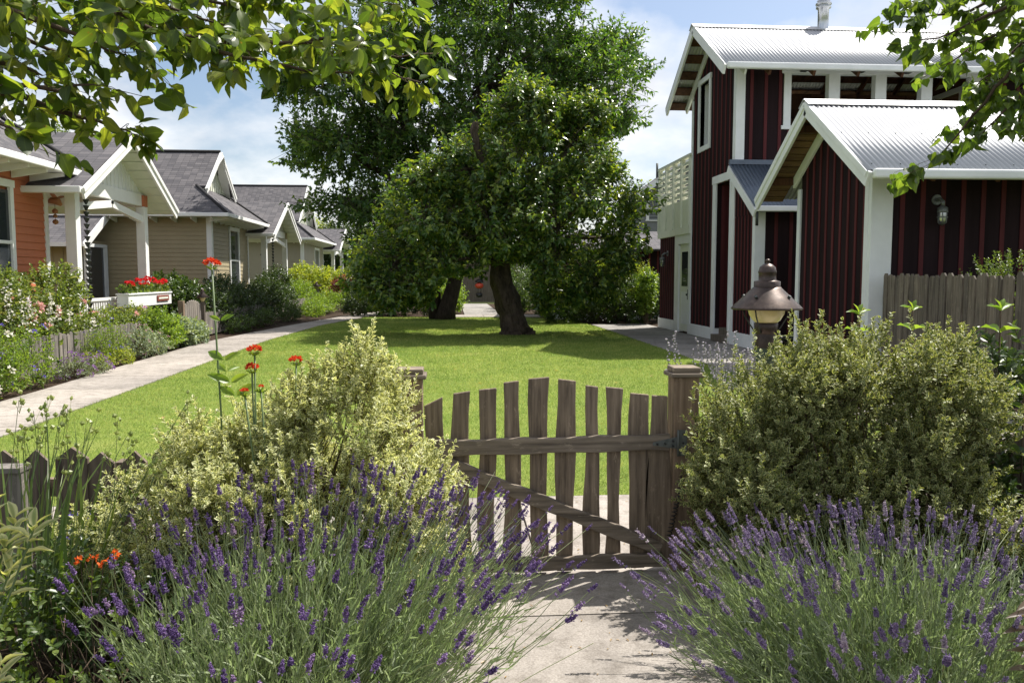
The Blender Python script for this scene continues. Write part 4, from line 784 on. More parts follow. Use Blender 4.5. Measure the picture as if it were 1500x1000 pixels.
# ================================================================== TREES
def limbs(mb, a, b, r0, r1, n=7, wob=.08, seg=8):
    a, b = np.array(a, float), np.array(b, float); L = np.linalg.norm(b - a); P = []
    for k in range(n + 1):
        t = k / n; P.append(a + (b - a) * t + (rng.normal(size=3) * wob * L * (1 if 0 < k < n else 0)) * .35 + np.array([0, 0, .12 * L * t * (1 - t)]))
    mb.tube(P, [r0 + (r1 - r0) * k / n for k in range(n + 1)], seg); return P
def tree(name, label, trunks, lobes, ns, slen, k, ll, lw, mat, bark, T=T_S, fork=None, droop=.5, up=.25, group=None, lo=.45, ridge=0., zmin=.3, rl=.11, cat='tree', jit=.45, spread=.8, twigs=260, inner=.72, sub=None, cut=None):
    root = empty(name, (trunks[0][0][0][0], trunks[0][0][0][1], 0), label, cat, group); ends = []
    for pts, rad in trunks:
        q = MB(); p_ = np.array(pts, float); tt = np.linspace(0, len(pts) - 1, 34 if ridge else len(pts)); pp = np.stack([np.interp(tt, range(len(pts)), p_[:, j]) for j in range(3)], 1); rr_ = np.interp(tt, range(len(pts)), rad)
        if ridge: pp[:, :2] += rng.normal(size=(len(tt), 2)) * .006; rr_ = rr_ * (1 + .05 * np.sin(tt * 5.1)) * rng.uniform(.97, 1.03, len(tt))
        q.tube(pp, rr_, 40 if ridge else 12, ridge=ridge, twist=.17 if ridge else 0); q.build('trunk', bark, root); ends += [np.array(pts[-1], float)] if rad[-1] > .1 or not ends else []
    P, O = in_lobes(lobes, ns, lo, zmin=zmin, inner=inner)
    if sub: c_, o_ = in_lobes(lobes, sub[0], .66, 1.02, zmin=zmin); r_ = rng.uniform(*sub[1:3], sub[0]); P2, O2 = in_lobes([(c, (r, r, r * sub[3])) for c, r in zip(c_, r_)], sub[4], .35, zmin=zmin, inner=.3); P = np.concatenate([P, P2]); O = np.concatenate([O, O2])
    if cut: k_ = cut(P); P, O = P[k_], O[k_]
    lf, (st, en, bd) = shoots(P, O, slen, k, ll, lw, T, up, jit, droop, True, spread, .5, .35)
    FB().add(lf).build('crown', mat, root); br = MB(); C = [np.array(l[0], float) for l in lobes]
    for i, (c, rr) in enumerate(lobes):
        e = min(ends, key=lambda q: np.linalg.norm(q - np.array(c))); limbs(br, e, np.array(c), rl, rl * .35)
    br.build('branch', bark, root); idx = rng.choice(len(st), min(len(st), twigs), replace=False); near = np.array([C[int(np.argmin([np.linalg.norm(q - c) for c in C]))] for q in st[idx]])
    FB().add(strips(near, st[idx], rl * .22, rl * .06, rng.normal(size=(len(idx), 3)) * .08, 4)).add(strips(st, en, rl * .05, rl * .03, bd, 1)).build('twig', bark, root); return root
Y0 = 20.8
tree('plum_tree', 'rounded leafy tree with a thick twisted trunk on the lawn', [([(1.72, Y0, -.05), (1.68, Y0, .12), (1.60, Y0, .5), (1.45, Y0, .95), (1.28, Y0, 1.4), (1.26, Y0 + .1, 1.9)], [.42, .36, .31, .29, .28, .24]),
    ([(1.26, Y0 + .1, 1.85), (1.0, Y0 - .3, 2.7), (1.15, Y0 - .6, 3.4), (.9, Y0 - .8, 4.1), (.66, Y0 - .95, 4.6), (.58, Y0 - 1.05, 5.05), (.64, Y0 - 1.1, 5.2)], [.17, .11, .09, .08, .075, .10, .06])],
    [((2.3, 20.8, 4.55), (1.9, 1.8, 1.55)), ((3.5, 20.6, 3.3), (1.3, 1.6, 1.45)), ((3.6, 20.7, 2.0), (1.1, 1.3, 1.0)), ((.7, 20.7, 4.2), (1.35, 1.3, 1.25)), ((-.55, 20.6, 3.0), (1.4, 1.6, 1.4)), ((-1.35, 20.8, 1.95), (1.1, 1.4, 1.0)),
     ((1.0, 19.7, 2.75), (1.5, 1.1, 1.1)), ((2.6, 19.5, 2.7), (1.5, 1., 1.4)), ((.1, 19.8, 1.9), (1.1, 1., .85)), ((1.95, 20.9, 5.6), (1.2, 1.2, .85)), ((3.1, 21, 4.8), (1.2, 1.3, 1.1)), ((3.95, 20.6, 2.5), (.6, 1., .7)), ((2.7, 20, 1.7), (1.1, 1., .75))],
    1300, .6, 8, .155, .55, 'treefront', 'bark', T_M, ridge=.15, zmin=.85, rl=.10, sub=(85, .4, .75, .6, 2900), droop=.75, cut=lambda p: ~(((p[:, 0] > .75) & (p[:, 0] < 2.05) & (p[:, 2] < 2.1) & (p[:, 1] < 21.3)) | ((p[:, 0] > -.4) & (p[:, 0] <= .75) & (p[:, 2] < 1.7) & (p[:, 1] < 21.6))))
tree('tall_tree', 'very tall broad dark tree with forked trunks rising behind the rounded tree', [([(-.2, 28.3, -.1), (-.12, 28.3, .4), (.12, 28.3, 1.2), (.35, 28.3, 2.2), (.4, 28.3, 4.5)], [.40, .30, .25, .24, .2]), ([(-.5, 28.5, -.1), (-.62, 28.5, 1.5), (-.9, 28.4, 4.)], [.26, .21, .17])],
    [((-3.5, 28, 8), (2.1, 2.2, 1.25)), ((-3.5, 28, 5.75), (2.0, 2.2, .85)), ((-3.1, 28.4, 4.1), (1.5, 1.8, .5)), ((-1, 28, 10.3), (2.6, 2.5, 2.0)), ((2.2, 28.5, 11), (2.9, 2.6, 2)), ((4.7, 28.5, 8.5), (2.4, 2.4, 1.6)), ((1, 27.4, 7.8), (3, 2.2, 2.0)), ((4.3, 28.6, 6.3), (1.9, 2, 1.2)), ((-1.3, 27.8, 6.8), (2, 2, 1.2)), ((-1, 28, 4.3), (2.2, 2, 1.2)), ((-1.7, 28.3, 2.6), (1.1, 1.8, .9)), ((-.4, 27.5, 2.9), (1.2, 1.5, .9)), ((1.5, 28.6, 5.2), (2.2, 2, 1.3))],
    2000, .95, 8, .2, .55, 'treeback', 'bark2', droop=.4, zmin=1.3, rl=.16, lo=.3, twigs=420, sub=(110, .6, 1.2, .55, 4200))
def far_tree(label, x, y, h, r, mat, ns=900, ll=.32, z0=.35, name='distant_tree', group='trees beyond the houses'):
    L = [((x, y, h * .62), (r * .8, r * .8, h * .36)), ((x - r * .45, y, h * .5), (r * .6, r * .6, h * .24)), ((x + r * .5, y + .3, h * .48), (r * .58, r * .6, h * .25)), ((x + r * .1, y - .3, h * .38), (r * .7, r * .6, h * .2))]
    return tree(name, label, [([(x, y, 0), (x, y, h * .3), (x + .1, y, h * .55)], [h * .03, h * .022, h * .012])], L, ns, ll * 4, 7, ll, .55, mat, 'bark2', rl=h * .008, zmin=h * .08, group=group, twigs=60)
far_tree('bright yellow green tree far behind the taupe cottage roof', -13.2, 76, 7.2, 4., 'bright', 900)
far_tree('bushy green tree peeking over the coral cottage roof', -20.5, 44, 9.9, 2.6, 'mid', 700, .25)
far_tree('dark green tree far behind the forked tree, left of it', -7.5, 62, 6.2, 3.6, 'darkleaf', 900)
far_tree('mid green tree far down the back path between the trunks', .2, 58, 5.5, 3.4, 'mid', 900)
far_tree('dark tree behind the red shed and the leafy tree', 6.5, 58, 5.0, 3.2, 'hedge', 700)
far_tree('dark green tree beyond the taupe cottage porch', -11.5, 66, 5.6, 3., 'hedge', 700)
# ---- overhanging branches in the top corners
def overhang(name, label, trunk, lines, step, twl, nl, ll, T, lw, mat, droop, jit=.5, cat='tree', yj=.12, thick=.0075, shade_canopy=()):
    root = empty(name, (trunk[0][0], trunk[0][1], 0), label, cat); q = MB(); q.tube(trunk, np.linspace(.085, .05, len(trunk)), 12); q.build('trunk', 'bark', root); br = MB(); SP, SD = [], []
    for ln in lines:
        P = [at(*p) for p in ln]; Q = [P[0]]
        for a, b in zip(P[:-1], P[1:]):
            n = max(2, int(np.linalg.norm(b - a) / .05)); Q += [a + (b - a) * k / n + rng.normal(size=3) * .004 for k in range(1, n + 1)]
        full = [np.array(trunk[-1])] + Q if ln[0][0] < -40 or ln[0][0] > 1560 else Q; br.tube(full, np.linspace(thick * (1.7 if len(full) > len(Q) else .8), thick * .25, len(full)), 7); acc = 0
        for a, b in zip(Q[:-1], Q[1:]):
            acc += np.linalg.norm(b - a)
            while acc > step: acc -= step; SP.append(a + (b - a) * rng.random()); SD.append(nrm(nrm(b - a) * .6 + rng.normal(size=3) * .7 + np.array([0, 0, .1 - droop * .3])))
        SP.append(Q[-1]); SD.append(nrm(Q[-1] - Q[-2]))
    br.build('branch', 'twig', root); SP, SD = np.array(SP), np.array(SD); N = len(SP); L = twl * rng.uniform(.4, 1.25, N); E = SP + SD * L[:, None]; E[:, 1] += rng.normal(size=N) * yj
    fb = FB().add(strips(SP, E, thick * .16, thick * .1, rng.normal(size=(N, 3)) * .01, 3)); LP, LD = [], []
    for j in range(nl):
        t = rng.uniform(.35, 1., N) if j > 1 else np.ones(N); d = nrm(E - SP); LP.append(SP + (E - SP) * t[:, None]); LD.append(nrm(d * .5 + rng.normal(size=(N, 3)) * .75 + np.array([0, 0, -droop])))
    LP, LD = np.concatenate(LP), np.concatenate(LD); fb.build('twig', 'twig', root)
    for c, r_, n_ in shade_canopy:  # unseen leaf masses above the frame, added to shade the branches below
        p_, o_ = in_lobes([(c, r_)], n_, .2); LP = np.concatenate([LP, p_]); LD = np.concatenate([LD, nrm(o_ + rng.normal(size=(n_, 3)) * .6 - [0, 0, .4])]); br2 = MB(); limbs(br2, trunk[-1], c, .03, .012); br2.build('branch', 'bark', root)
    keep = rng.random(len(LP)) < .93; LP, LD = LP[keep], LD[keep]; n = len(LP); l_ = ll * rng.uniform(.55, 1.15, n)
    FB().add(scatter(T, LP, LD, nrm(rng.normal(size=(n, 3)) * .75 + np.array([0, 0, 1.])), l_, l_ * lw * rng.uniform(.85, 1.2, n), rng.uniform(.2, 1.9, n))).build('foliage', mat, root, smooth=True); return root
overhang('overhanging_apple_tree', 'broad leaved tree branches hanging into the top left corner, sunlit at their tips', [(-2.6, 1.7, 0), (-2.55, 1.75, .9), (-2.4, 1.8, 1.7), (-2.2, 1.9, 2.25)],
    [[(-120, -40, 2.1), (60, -25, 2.15), (160, 15, 2.15), (250, 55, 2.2), (340, 60, 2.25), (440, 62, 2.3), (510, 62, 2.3), (580, 85, 2.35), (640, 75, 2.4)], [(250, 55, 2.2), (330, 75, 2.2), (420, 98, 2.2), (480, 108, 2.25), (560, 103, 2.3), (615, 120, 2.35)],
     [(-120, 118, 1.9), (0, 127, 1.95), (80, 127, 2.0), (140, 120, 2.05)], [(-90, 120, 2.2), (30, 142, 2.25), (110, 172, 2.3), (170, 186, 2.35), (190, 192, 2.35)], [(-80, 0, 2.0), (60, 30, 2.0), (130, 60, 2.05), (190, 85, 2.1)],
     [(160, -45, 2.3), (330, 5, 2.4), (420, -8, 2.4), (520, -5, 2.45), (590, 12, 2.5)], [(-60, 40, 2.4), (70, 70, 2.4), (130, 100, 2.4)], [(-60, 150, 1.8), (-10, 170, 1.8), (15, 190, 1.85)], [(-60, 80, 2.2), (20, 95, 2.2), (60, 110, 2.2)],
     [(100, -40, 2.2), (220, 0, 2.25), (300, 30, 2.3), (380, 45, 2.3)], [(300, -40, 2.5), (400, 15, 2.5), (450, 35, 2.5)], [(-50, -20, 2.3), (80, 0, 2.3), (170, 20, 2.4), (240, 30, 2.4)], [(130, 0, 2.3), (180, 45, 2.3), (215, 90, 2.3)], [(440, 62, 2.3), (500, 40, 2.35), (560, 45, 2.4)]],
    .019, .072, 6, .060, T_H, .54, 'apple', .5, shade_canopy=(((-.55, 2.55, 2.98), (.62, .42, .24), 480), ((-1.35, 2.35, 2.85), (.6, .5, .3), 520)))  # last argument: extra leaves out of view that darken the left branches
overhang('overhanging_pear_tree', 'tree with small heart shaped leaves hanging into the top right corner', [(3.7, 2.6, 0), (3.65, 2.65, 1.), (3.5, 2.7, 1.9), (3.3, 2.8, 2.35)],
    [[(1620, -60, 2.9), (1500, -15, 2.9), (1420, 15, 2.9), (1350, 25, 2.95), (1290, 20, 3.0)], [(1600, 40, 2.8), (1490, 95, 2.8), (1440, 150, 2.85), (1410, 190, 2.9), (1365, 240, 2.9)], [(1600, 0, 3.0), (1480, 40, 3.0), (1420, 70, 3.0), (1385, 95, 3.0)], [(1580, -40, 2.7), (1470, 10, 2.75), (1400, 45, 2.8), (1345, 60, 2.85)], [(1590, 70, 2.7), (1510, 120, 2.7), (1475, 160, 2.7), (1440, 195, 2.75)], [(1600, 20, 3.1), (1500, 60, 3.1), (1450, 110, 3.1), (1430, 125, 3.1)], [(1600, 110, 2.9), (1510, 150, 2.9), (1490, 180, 2.9)], [(1500, -15, 2.9), (1440, -20, 2.9), (1370, -10, 2.9), (1320, 10, 2.9)]],
    .024, .06, 7, .056, T_HEART, .8, 'pear', 1.0, shade_canopy=(((2.75, 3.35, 2.98), (.45, .35, .18), 260),))  # one more unseen clump of leaves, added to darken these branches
# ================================================================== PLANTS NEAR THE GATE
def with_spikes(spikes): return np.array([s[:3] for s in spikes], float), np.array([s[3:] for s in spikes], float)
sp_ = np.array([list(at(x, y, 3.5)) + [0, 0, 1.6] for x, y in ((505, 515), (532, 500), (537, 520), (270, 610), (335, 575), (455, 545), (425, 560), (580, 545), (480, 530), (560, 530))])
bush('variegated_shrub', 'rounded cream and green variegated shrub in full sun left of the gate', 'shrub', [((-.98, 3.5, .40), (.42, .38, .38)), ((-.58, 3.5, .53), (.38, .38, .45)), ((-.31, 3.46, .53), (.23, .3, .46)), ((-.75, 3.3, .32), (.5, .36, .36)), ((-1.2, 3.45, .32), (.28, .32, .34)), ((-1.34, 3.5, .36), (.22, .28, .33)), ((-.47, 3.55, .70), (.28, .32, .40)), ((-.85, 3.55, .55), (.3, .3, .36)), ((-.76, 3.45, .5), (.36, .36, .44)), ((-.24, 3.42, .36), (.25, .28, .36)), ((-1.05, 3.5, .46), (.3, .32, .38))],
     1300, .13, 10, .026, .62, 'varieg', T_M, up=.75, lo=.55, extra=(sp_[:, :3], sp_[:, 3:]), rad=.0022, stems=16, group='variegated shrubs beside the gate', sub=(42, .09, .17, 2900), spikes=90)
sp_ = np.array([list(at(x, y, 3.75)) + [0, 0, 1.6] for x, y in ((1158, 475), (1075, 520), (1105, 505), (1255, 475), (1335, 475), (1200, 490), (1290, 485), (1375, 520), (1415, 540), (1230, 490), (1015, 580))])
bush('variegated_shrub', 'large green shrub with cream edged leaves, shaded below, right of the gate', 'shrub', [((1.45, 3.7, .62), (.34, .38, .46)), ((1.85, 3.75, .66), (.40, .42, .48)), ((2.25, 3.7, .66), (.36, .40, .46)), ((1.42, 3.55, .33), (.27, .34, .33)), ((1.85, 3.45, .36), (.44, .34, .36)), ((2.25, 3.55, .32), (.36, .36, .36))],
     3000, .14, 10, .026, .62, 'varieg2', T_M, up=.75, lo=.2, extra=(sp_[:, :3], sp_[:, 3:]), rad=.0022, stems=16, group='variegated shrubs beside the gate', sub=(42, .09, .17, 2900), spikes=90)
# ---- lavender
def spike_mesh(mat, n, name='flower_spike'):
    P, D, L = [], [], []; ln = rng.uniform(.030, .052); zs = list(np.linspace(0, ln, rng.integers(5, 8)) + rng.normal(size=1) * .0) + ([-.014 - .01 * rng.random()] if n % 3 != 1 else [])
    for i, z in enumerate(zs):
        low = z < 0; q = max(0, z / ln); m = 4 if low or q > .9 else rng.integers(5, 8)
        for k in range(m):
            a = 2 * PI * k / m + i * .7 + rng.normal() * .25; rr = .0058 * (1 - .42 * q) * rng.uniform(.7, 1.35); P.append((rr * math.cos(a), rr * math.sin(a), z + rng.normal() * .0014)); D.append((math.cos(a), math.sin(a), rng.uniform(.5, 1.2))); L.append(.0056 * (1 - .3 * q) * rng.uniform(.7, 1.4))
    P, D, L = np.array(P), nrm(np.array(D)), np.array(L); fb = FB().add(scatter(T_O, P, D, rdir(len(P)), L, L * .55))
    m = 9; i = rng.integers(0, len(P), m); fb.add(scatter(T_S, P[i] + D[i] * .004, nrm(D[i] + rng.normal(size=(m, 3)) * .5), rdir(m), .0075, .006))
    me = fb.mesh(name); me.attributes['edge'].data.foreach_set('value', np.full(len(me.vertices), (.15, .5, .35, .7, .25, .9, .55, .4, .65)[n % 9], np.float32)); me.materials.append(M[mat]); return me
def lavender(name, label, cx, cy, rx, ry, n, hgt, lean, petal, nleaf, cut=None, spread=.45):
    root = empty(name, (cx, cy, 0), label, 'lavender', 'lavender clumps either side of the entry path')
    a = rng.random(n) * 2 * PI; rr = np.sqrt(rng.random(n)); B = np.stack([cx + rx * .62 * rr * np.cos(a), cy + ry * .62 * rr * np.sin(a), np.zeros(n)], 1)
    H = hgt * rng.uniform(.72, 1.08, n) * (1 - .28 * rr ** 2); E = B.copy(); E[:, 0] += (spread * rr * np.cos(a) * rx) * 1.2 + lean[0] * rng.uniform(.5, 1.3, n) + rng.normal(size=n) * .05; E[:, 1] += spread * rr * np.sin(a) * ry * 1.2 + lean[1] * rng.uniform(.5, 1.3, n) + rng.normal(size=n) * .05; E[:, 2] = H
    bend = rng.normal(size=(n, 3)) * .032; bend[:, 2] += .02
    if cut is not None: k = cut(E); B, E, bend, n = B[k], E[k], bend[k], int(k.sum())
    i = rng.integers(0, n, int(n * 1.5)); B2 = B[i] + rng.normal(size=(len(i), 3)) * [.04, .04, 0]; E2 = B2 + (E[i] - B[i]) * rng.uniform(.5, .98, (len(i), 1)) + rng.normal(size=(len(i), 3)) * .04
    FB().add(strips(B, E, .0019, .0012, bend, 5)).add(strips(B2, E2, .0018, .0011, bend[i], 4)).build('stems', 'lavstem', root, kind='stuff')
    m = nleaf; i = rng.integers(0, n, m); t = rng.uniform(.05, .62, m) ** .8; P = B[i] + (E[i] - B[i]) * t[:, None] + bend[i] * (t * (1 - t) * 4)[:, None] + rng.normal(size=(m, 3)) * .012
    FB().add(scatter(T_BL, P, nrm(E[i] - B[i]) + rng.normal(size=(m, 3)) * .38, rdir(m), rng.uniform(.035, .075, m), rng.uniform(.004, .0065, m))).build('leaves', 'lavleaf', root, kind='stuff')
    d = nrm(E - B - bend); mes = [spike_mesh(petal, k) for k in range(9)]; order = np.argsort(np.linalg.norm(E - np.array([0, 0, EYE]), axis=1)); vis = [j for j in order if E[j][1] > 2.05 and abs(E[j][0] - .12 * E[j][1]) < .6 * E[j][1]]; big = set(vis[:100])
    for j in vis[:100]:
        o = bpy.data.objects.new('flower_spike', mes[j % 9]); COL.objects.link(o); o.parent = root; BASE[o] = BASE[root]; o.location = Vector(E[j] - BASE[root]); o.rotation_mode = 'QUATERNION'; o.rotation_quaternion = Vector(d[j]).to_track_quat('Z', 'Y') @ Matrix.Rotation(j, 3, 'Z').to_quaternion(); s_ = random.uniform(.65, 1.25); w_ = random.uniform(.62, .95); o.scale = (s_ * w_, s_ * w_, s_)
    V, Fs, k0, AG = [], [], 0, []
    cos = [np.array([v.co[:] for v in me.vertices]) for me in mes]; fcs = [np.array([p.vertices[:] for p in me.polygons]) for me in mes]
    for j in range(n):
        if j in big: continue
        z = d[j]; x = nrm(np.cross(z, [.3, .9, .1])); y = np.cross(z, x); s_ = random.uniform(.55, 1.1); V.append((cos[j % 9] * s_) @ np.stack([x * .85, y * .85, z]) + E[j]); Fs.append(fcs[j % 9] + k0); k0 += len(V[-1]); AG.append(np.full(len(V[-1]), rng.random()))
    o = link('flower_spikes', np_mesh('flower_spikes', np.concatenate(V), [np.concatenate(Fs)], off=BASE[root], attr=np.concatenate(AG)), petal, root); o['kind'] = 'stuff'; return root
lavender('lavender_bush', 'deep violet lavender clump leaning over the path, left of the gate', -.50, 2.76, .66, .74, 520, .78, (.16, -.02), 'lav', 13000)
lavender('lavender_bush', 'paler lilac lavender clump right of the path', 1.58, 2.62, .80, .80, 640, .60, (-.03, -.03), 'lav2', 17000)
# ---- scarlet campions
def campion(label, heads, Yd, base, lean_leaf=True):
    root = empty('scarlet_campion', base, label, 'flower', 'scarlet flowers above the left variegated shrub'); P = []
    for x, y, r_ in heads:
        p = at(x, y, Yd); b = np.array([base[0] + (p[0] - base[0]) * .6, base[1], .2]); P.append((p, r_)); q = MB(); mid = (p + b) / 2 + rng.normal(size=3) * .022; q.tube([b, mid, p - [0, 0, .012]], [.005, .0045, .0038], 7); q.build('stem', 'stem', root)
        FB().add(scatter(T_M, np.tile(p - [0, 0, .025], (14, 1)), nrm(rdir(14) * [1, 1, .3] + [0, 0, .5]), rdir(14), .03, .01)).build('calyx', 'fresh', root)
    for p, r_ in P: flower_heads(root, [p], [(0, 0, 1.)], r_, 70, 'scarlet', 'flower_head', 1, .55, .42, 1.)
    return root, P
root, P = campion('tallest scarlet flower on a long bare stem left of the other red flowers', [(310, 386, .033)], 3.45, (-.98, 3.45, 0))
p0 = at(310, 386, 3.45); p1 = np.array([-.93, 3.45, .75]); LP, LD = [], []
for x, y, s_ in ((323, 470, .045), (328, 528, .06), (332, 545, .055), (338, 560, .06), (345, 580, .055)):
    p = at(x, y, 3.45)
    for sg in (-1, 1): LP.append(p); LD.append((sg * .9, rng.normal() * .5, .55))
FB().add(scatter(T_LANCE, LP, LD, np.tile([0, -1., .5], (len(LP), 1)), np.array([.05, .06, .09, .075, .085, .07, .10, .085, .09, .11]), np.array([.02, .022, .036, .028, .03, .026, .036, .03, .034, .04]))).build('foliage', 'fresh', root, smooth=True)
campion('pair of scarlet flower heads just above the cream shrub', [(373, 512, .036), (369, 538, .030)], 3.4, (-.80, 3.4, 0)); campion('scarlet flower head nearest the gate above the cream shrub', [(434, 527, .031)], 3.5, (-.62, 3.5, 0)); campion('small half hidden scarlet flower low among the cream leaves', [(358, 572, .018), (382, 566, .012)], 3.3, (-.78, 3.3, 0))
# ---- lower left corner
def blades(name, label, c, n, hgt, wid, mat, lean=.35, cat='plant', r=.1):
    root = empty(name, c, label, cat); P = np.array(c) + rng.normal(size=(n, 3)) * [r, r, 0]; D = np.stack([rng.normal(size=n) * lean, rng.normal(size=n) * lean, np.ones(n)], 1); L = hgt * rng.uniform(.6, 1.1, n)
    FB().add(scatter(T_BL, P, D, rdir(n) * [1, 1, .2] + [0, -1.5, 0], L, wid, rng.uniform(.3, 2.5, n))).build('blades', mat, root); return root
blades('iris_clump', 'clump of long sword shaped green leaves in front of the left fence', (-1.62, 3.35, 0), 36, .84, .02, 'mid', .24)
blades('day_lily_clump', 'arching green strap leaves at the left edge below the fence', (-1.95, 3.2, 0), 34, .62, .018, 'mid', .4)
root = empty('seed_head_plant', (-1.65, 3.1, 0), 'thin stalks topped with green seed pods at the left edge', 'plant'); n = 30; E = np.array([at(x, y, 3.1) for x, y in zip(rng.uniform(5, 300, n) ** 1.0 * .95, rng.uniform(585, 690, n))]); B = E * [.35, 1, 0] + np.array([-1.65 * .65, 0, .05])
FB().add(strips(B, E, .002, .0012, rng.normal(size=(n, 3)) * .03, 4)).build('stem', 'stem', root); m = n * 4; i = np.repeat(np.arange(n), 4); P = E[i] + rng.normal(size=(m, 3)) * [.016, .016, .022]
FB().add(strips(E[i] - [0, 0, .05], P, .0009, .0007)).add(scatter(T_O, P, np.tile([0, 0, 1.], (m, 1)) + rdir(m) * .4, rdir(m), .011, .0065)).build('seed_heads', 'seed', root)
root = empty('pale_leaved_shrub', (-1.15, 1.75, 0), 'pale shrub with long cream edged leaves in the lower left corner', 'shrub'); LP, LD, ST = [], [], []
for x, y, sx in ((22, 758, .5), (52, 768, .8), (8, 800, .4), (15, 835, .5), (-20, 745, 0), (0, 975, .3)):
    p = at(x, y, 1.8 + rng.normal() * .05); ST.append(p)
    for k in range(9): a = k * 2.4; LP.append(p - np.array([.004 * k * sx, 0, .008 * k])); LD.append((math.cos(a) * .8 + sx * .4, math.sin(a) * .8, .35 + .06 * (9 - k)))
FB().add(scatter(T_LANCE, LP, LD, np.tile([0, 0, 1.], (len(LP), 1)) + rdir(len(LP)) * .25, rng.uniform(.042, .07, len(LP)), .019, rng.uniform(.4, 1.6, len(LP)))).build('foliage', 'palevar', root, smooth=True); FB().add(strips(np.tile([-1.2, 1.7, 0], (len(ST), 1)), np.array(ST), .004, .0025, rng.normal(size=(len(ST), 3)) * .02, 4)).build('stem', 'stem', root)
root, en, dd = bush('low_bedding_plant', 'low green leafy plant with orange flowers beside the left lavender', 'plant', [((-1.35, 2.95, .18), (.42, .35, .24)), ((-1.0, 2.75, .1), (.35, .35, .17)), ((-1.7, 2.8, .14), (.3, .35, .22))], 230, .12, 5, .035, .6, 'mid', T_M, rad=.0016)
P = np.array([at(x, y, 2.75) for x, y in ((118, 822), (136, 818), (166, 812), (152, 824))]); flower_heads(root, P, [(.2, -.8, .5)] * 4, .015, 10, 'orange', 'flower', 2, .5, .9, 1.1); FB().add(strips(P * [1, 1, .2], P, .002, .0015, rng.normal(size=(4, 3)) * .03, 4)).build('flower_stem', 'twig', root)
root, en, dd = bush('blue_sage', 'small violet flowered plant between the left fence and the cream shrub', 'plant', [((-1.42, 3.6, .3), (.25, .2, .32))], 130, .12, 4, .03, .5, 'mid', T_M, rad=.0016); k = en[rng.choice(len(en), 26)]; flower_heads(root, k, np.tile([0, -.3, 1.], (26, 1)), .014, 12, 'bluepet', 'flower')
bush('leafy_ground_cover', 'dark low leaves covering the soil in the lower left corner', 'plant', [((-1.25, 2.35, .06), (.5, .3, .14)), ((-.9, 2.2, .04), (.4, .3, .12)), ((-1.55, 2.55, .08), (.3, .3, .2)), ((-1.4, 3.15, .22), (.35, .3, .26)), ((-1.0, 3.1, .2), (.3, .3, .24))], 330, .13, 5, .045, .45, 'darkleaf', T_M, rad=.0016)
q = MB(); q.tube([(-2.0, 2.35, .02), (-1.5, 2.5, .02), (-1.1, 2.42, .015), (-.8, 2.3, .02), (-.3, 2.28, .015)], .009, 8); tag(q.build('garden_hose', 'green', None, (-1.1, 2.42, 0)), 'thin green garden hose lying on the soil in the lower left corner', 'hose')
# ---- right side
def leafy_stem(label, x, y, Yd, pairs, ll, dx=0., side=0):
    p = at(x, y, Yd); root = empty('leafy_shoot', (p[0], Yd, 0), label, 'plant', 'tall bright green shoots on the right'); b = np.array([p[0] + dx, Yd, 0.]); q = MB(); q.tube([b, (b + p) / 2 + [.01, 0, 0], p], [.008, .006, .004], 8); q.build('stem', 'twig', root); LP, LD, LL = [], [], []
    for k in range(pairs):
        t = 1 - .012 - .105 * k * (.8 if k < 2 else 1); c = b + (p - b) * t
        for j in range(2): a = j * PI + (k % 2) * 1.45 + .3; LP.append(c); LD.append((math.cos(a), math.sin(a), .75 - .1 * k)); LL.append(ll * min(1.15, .8 + .12 * k))
    LP += [p, p]; LD += [(.4, .2, 1), (-.4, -.1, 1)]; LL += [ll * .5] * 2; LL = np.array(LL) * rng.uniform(.85, 1.1, len(LL)); FB().add(scatter(T_LANCE, LP, LD, np.tile([0, -.2, 1.], (len(LP), 1)), LL, LL * .42, rng.uniform(.6, 1.8, len(LP)))).build('foliage', 'fresh', root, smooth=True)
leafy_stem('tallest bright leafy shoot in front of the grey fence at the right edge', 1466, 452, 4.0, 8, .13); leafy_stem('bright leafy shoot rising in front of the white barn corner post', 1258, 458, 4.5, 4, .12); leafy_stem('bright leafy shoot before the left end of the grey fence', 1337, 452, 4.4, 4, .12); leafy_stem('bright leafy shoot cut off by the right edge', 1500, 575, 3.7, 6, .12); leafy_stem('short leafy shoot low beside the right end of the cream edged shrub', 1425, 560, 4.1, 6, .1)
bush('dark_leafy_shrub', 'dark green leafy shrub in shade at the right edge behind the lavender', 'shrub', [((3.0, 4.1, .6), (.5, .45, .6)), ((2.85, 3.6, .3), (.45, .45, .4))], 620, .2, 6, .06, .5, 'darkleaf', T_M); blades('dark_grass_tuft', 'dark grassy tuft behind the lavender at the right edge', (2.62, 3.35, 0), 90, .42, .008, 'darkleaf', .4, 'grass')
root = empty('brown_leaved_plant', (1.95, 2.1, 0), 'purple brown leaves poking in at the lower right corner', 'plant'); LP, LD = [], []
for x, y in ((1530, 885), (1530, 905), (1520, 925), (1530, 965), (1540, 980), (1525, 990), (1535, 945)):
    p = at(x, y, 2.15); LP.append(p); LD.append((-.9, rng.normal() * .3, .25 + rng.normal() * .15))
FB().add(scatter(T_LANCE, LP, LD, np.tile([.2, -.1, 1.], (len(LP), 1)), .11, .03)).build('foliage', 'brownleaf', root, smooth=True); FB().add(strips(np.tile([2.0, 2.1, 0], (len(LP), 1)), np.array(LP), .004, .002, None, 2)).build('stem', 'twig', root)
bush('clipped_green_shrub', 'green twiggy shrub showing over the top of the tall grey fence', 'shrub', [((6.95, 9.6, 1.2), (.45, .8, .6)), ((7.1, 8.7, 1.15), (.5, .7, .55)), ((7.3, 10.3, 1.1), (.5, .5, .6))], 520, .3, 8, .05, .45, 'mid', T_M, up=.9)
